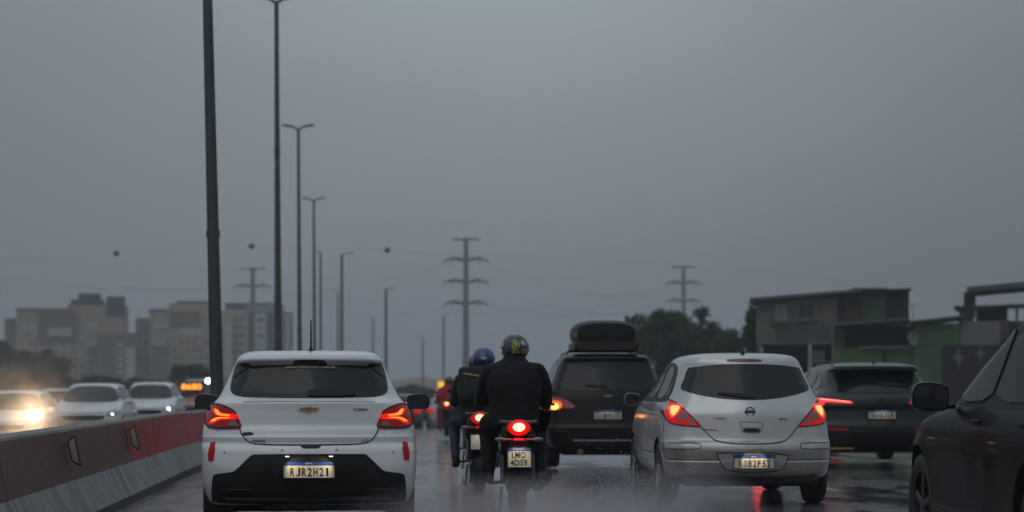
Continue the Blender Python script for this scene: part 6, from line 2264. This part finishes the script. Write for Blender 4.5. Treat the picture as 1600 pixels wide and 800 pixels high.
def tree(name, d, px0, zb, blobs_px, n, size, m, label, cat='tree', seed=1, dep=1.0, group=None, trunk=True):
    """blobs_px: (px, py, rx_px, ry_px) clumps at distance d"""
    k = d / FPX
    rnd = random.Random(seed)
    root = empty(name, (P(px0, 0, d).x, d, zb), 0, label, cat, group)
    bl = []
    for (px, py, rx, ry) in blobs_px:
        cx, cz = (px - px0) * k, CAMH + (HZ - py) * k - zb
        for j in range(13):
            a = rnd.random() * 2 * PI
            q = rnd.random() ** .5 * .86
            rr = (.20 + .26 * rnd.random()) * (1.25 - .4 * q)
            bl.append((cx + math.cos(a) * q * rx * k, (rnd.random() - .5) * 2 * dep * rx * k * .7, cz + math.sin(a) * q * ry * k, rx * k * rr, rx * k * rr, ry * k * rr))
    me_ = leaf_mesh(bl, n, size, seed)
    link('crown', me_, m, root)
    bm = NB()
    H = max(b[2] for b in bl)
    tw = max(.06, H * .035)
    top = (0, 0, H * .55)
    tube(bm, [(0, 0, -.3), (.05, .02, H * .25), top], [tw * 1.4, tw, tw * .7], 10)
    for b in bl[::3]:
        tube(bm, [(0.02, 0, H * (.25 + .2 * rnd.random())), (b[0] * .55, b[1] * .5, (H * .45 + b[2]) / 2), (b[0], b[1], b[2])], [tw * .5, tw * .3, tw * .1], 6)
    obj('trunk', bm, BARK, root, smooth=60)
    return root
tree('broadleaf_tree', 118, 1070, -1.3, [(1010, 520, 36, 30), (1050, 505, 36, 26), (1095, 510, 36, 26), (1130, 535, 36, 28), (1060, 550, 60, 40), (1110, 565, 50, 40), (1010, 555, 36, 36), (985, 500, 10, 8), (1152, 560, 25, 40), (1010, 590, 40, 24), (1070, 590, 50, 26), (1130, 592, 40, 24), (1050, 530, 60, 30)], 42000, .095, LF1, 'broad dark green tree between the roof box and the grey house', seed=4)
tree('broadleaf_tree', 108, 1178, -1.2, [(1174, 492, 10, 20), (1172, 525, 14, 28), (1168, 560, 18, 26), (1182, 510, 12, 20)], 7000, .085, LF1, 'narrow dark tree against the left corner of the grey house', seed=9)
tree('broadleaf_tree', 200, 62, -2.2, [(20, 572, 42, 36), (62, 576, 40, 32), (95, 590, 30, 22), (0, 560, 26, 26), (45, 598, 70, 18)], 15000, .17, LF2, 'olive coloured tree mass above the dazzling headlamp at the left edge', seed=12)
tree('broadleaf_shrub', 180, 157, -2.0, [(157, 594, 26, 14), (140, 600, 20, 12), (178, 600, 16, 10)], 6000, .13, LF1, 'low dark shrub above the roof of the central white oncoming car', 'shrub', seed=15)
tree('broadleaf_tree', 190, 300, -2.0, [(298, 588, 30, 18), (280, 580, 14, 10), (320, 594, 18, 14)], 7000, .15, LF2, 'low olive tree above the orange display, beside the thick lamp pole', seed=18)
tree('broadleaf_shrub', 97.5, 1503, 4.1, [(1503, 484, 7, 6), (1497, 482, 5, 4)], 900, .06, LF1, 'small potted shrub on the terrace beside the dark pillar', 'shrub', seed=21)
tree('broadleaf_shrub', 210, 640, -2.0, [(628, 612, 14, 10), (648, 610, 16, 9), (668, 614, 14, 8)], 5000, .14, LF2, 'dark roadside shrub above the white hatchback door mirror', 'shrub', seed=23)
# scattered far hedge line on the left behind the oncoming cars
tree('broadleaf_shrub', 220, 240, -2.4, [(215, 600, 26, 9), (250, 601, 24, 8), (110, 602, 20, 8)], 5000, .15, LF2, 'thin low hedge behind the two white oncoming cars', 'hedge', seed=27)

# ---------------- spray thrown up from the wet road
def spray(name, c, r_, dens, label):
    bm = NB()
    ell(bm, (0, 0, 0), r_, 24, 12)
    m = bpy.data.materials.new(name + '_mist')
    m.use_nodes = True
    t = m.node_tree
    for n_ in list(t.nodes): t.nodes.remove(n_)
    o1 = t.nodes.new('ShaderNodeOutputMaterial')
    pv_ = t.nodes.new('ShaderNodeVolumePrincipled')
    pv_.inputs['Color'].default_value = (.80, .78, .82, 1)
    pv_.inputs['Anisotropy'].default_value = .3
    tc_ = t.nodes.new('ShaderNodeTexCoord')
    ln = t.nodes.new('ShaderNodeVectorMath'); ln.operation = 'DIVIDE'
    ln.inputs[1].default_value = r_
    t.links.new(tc_.outputs['Object'], ln.inputs[0])
    le = t.nodes.new('ShaderNodeVectorMath'); le.operation = 'LENGTH'
    t.links.new(ln.outputs[0], le.inputs[0])
    q = t.nodes.new('ShaderNodeMapRange')
    q.inputs['From Min'].default_value = 1.0; q.inputs['From Max'].default_value = .15
    q.inputs['To Min'].default_value = 0; q.inputs['To Max'].default_value = dens
    t.links.new(le.outputs['Value'], q.inputs['Value'])
    nn = t.nodes.new('ShaderNodeTexNoise'); nn.inputs['Scale'].default_value = 2.2; nn.inputs['Detail'].default_value = 3
    t.links.new(tc_.outputs['Object'], nn.inputs['Vector'])
    mm = t.nodes.new('ShaderNodeMath'); mm.operation = 'MULTIPLY'
    nr = t.nodes.new('ShaderNodeMapRange')
    nr.inputs['From Min'].default_value = .36; nr.inputs['From Max'].default_value = .66
    nr.inputs['To Min'].default_value = .12; nr.inputs['To Max'].default_value = 1.0
    t.links.new(nn.outputs['Fac'], nr.inputs['Value'])
    t.links.new(q.outputs[0], mm.inputs[0]); t.links.new(nr.outputs[0], mm.inputs[1])
    t.links.new(mm.outputs[0], pv_.inputs['Density'])
    t.links.new(pv_.outputs[0], o1.inputs['Volume'])
    o_ = obj(name, bm, m, None)
    o_.location = c
    tag(o_, label, 'spray', kind='stuff')
    return o_
spray('spray', (.05, 16.0, .02), (1.7, 2.6, .50), 1.5, 'fine mist of road water hanging behind the nearest motorcycle')
spray('spray', (1.55, 19.5, .02), (.9, 2.2, .48), 1.0, 'mist thrown up beside the left wheels of the silver hatchback')
# mist added in place of lens glare around the dazzling headlamp, lit by it
hp_ = P(52, 650, 45.2)
glare_mist = spray('spray', (hp_.x, 44.4, hp_.z + .15), (2.7, 1.6, 2.4), .14, 'added warm mist imitating lens glare around the dazzling headlamp at the left edge')  # no road spray here: added mist standing in for lens glare
glare_mist.data.materials[0].node_tree.nodes['Principled Volume'].inputs['Anisotropy'].default_value = .55
pl = bpy.data.lights.new('headlamp_light', 'SPOT')
pl.energy = 420
pl.color = (1.0, .66, .34)
pl.spot_size = R(120)
pl.spot_blend = .8
pl.shadow_soft_size = .09
plo = bpy.data.objects.new('headlamp_light', pl)
COL.objects.link(plo)
plo.location = (hp_.x, 45.35, hp_.z)
plo.rotation_euler = (R(84), 0, R(175))
# separate droplets
rng = random.Random(5)
bm = NB()
for i in range(1500):
    if i < 1050:
        x, y = rng.gauss(1.30, .26), rng.uniform(18.6, 23.8)
        z = abs(rng.gauss(0, .20)) + .01
        x -= .045 * (y - 20)
    else:
        x, y = rng.gauss(.05, .28), rng.uniform(16.3, 18.0)
        z = abs(rng.gauss(0, .18)) + .01
    r_ = rng.uniform(.0018, .0056)
    q = bmesh.ops.create_icosphere(bm, subdivisions=1, radius=r_)
    xf(bm, q['verts'], Matrix.Translation((x, y, z)) @ Matrix.Diagonal((1, 1, rng.uniform(1, 2), 1)))
tag(obj('water_droplets', bm, mat('water_drop', (.55, .56, .58), .1, coat=1), None), 'flying water droplets around the tyres of the silver hatchback and the nearest motorcycle', 'droplets', kind='stuff')

# ---------------- haze
def haze():
    bm = NB()
    x0, x1, y0, y1, z0, z1 = -950, 950, -40, 1500, -9.5, 48
    vv = [bm.verts.new((x, y, z)) for x in (x0, x1) for y in (y0, y1) for z in (z0, z1)]
    for f in ((0, 1, 3, 2), (4, 6, 7, 5), (0, 4, 5, 1), (2, 3, 7, 6), (0, 2, 6, 4), (1, 5, 7, 3)):
        bm.faces.new([vv[i] for i in f])
    m = bpy.data.materials.new('haze_air')
    m.use_nodes = True
    t = m.node_tree
    for n_ in list(t.nodes): t.nodes.remove(n_)
    o1 = t.nodes.new('ShaderNodeOutputMaterial')
    v_ = t.nodes.new('ShaderNodeVolumePrincipled')
    v_.inputs['Color'].default_value = (.78, .84, .92, 1)
    v_.inputs['Density'].default_value = HAZE_D
    v_.inputs['Anisotropy'].default_value = .1
    t.links.new(v_.outputs[0], o1.inputs['Volume'])
    o_ = obj('haze', bm, m, None, smooth=0)
    tag(o_, kind='stuff')
HAZE_D = 0.0009
haze()
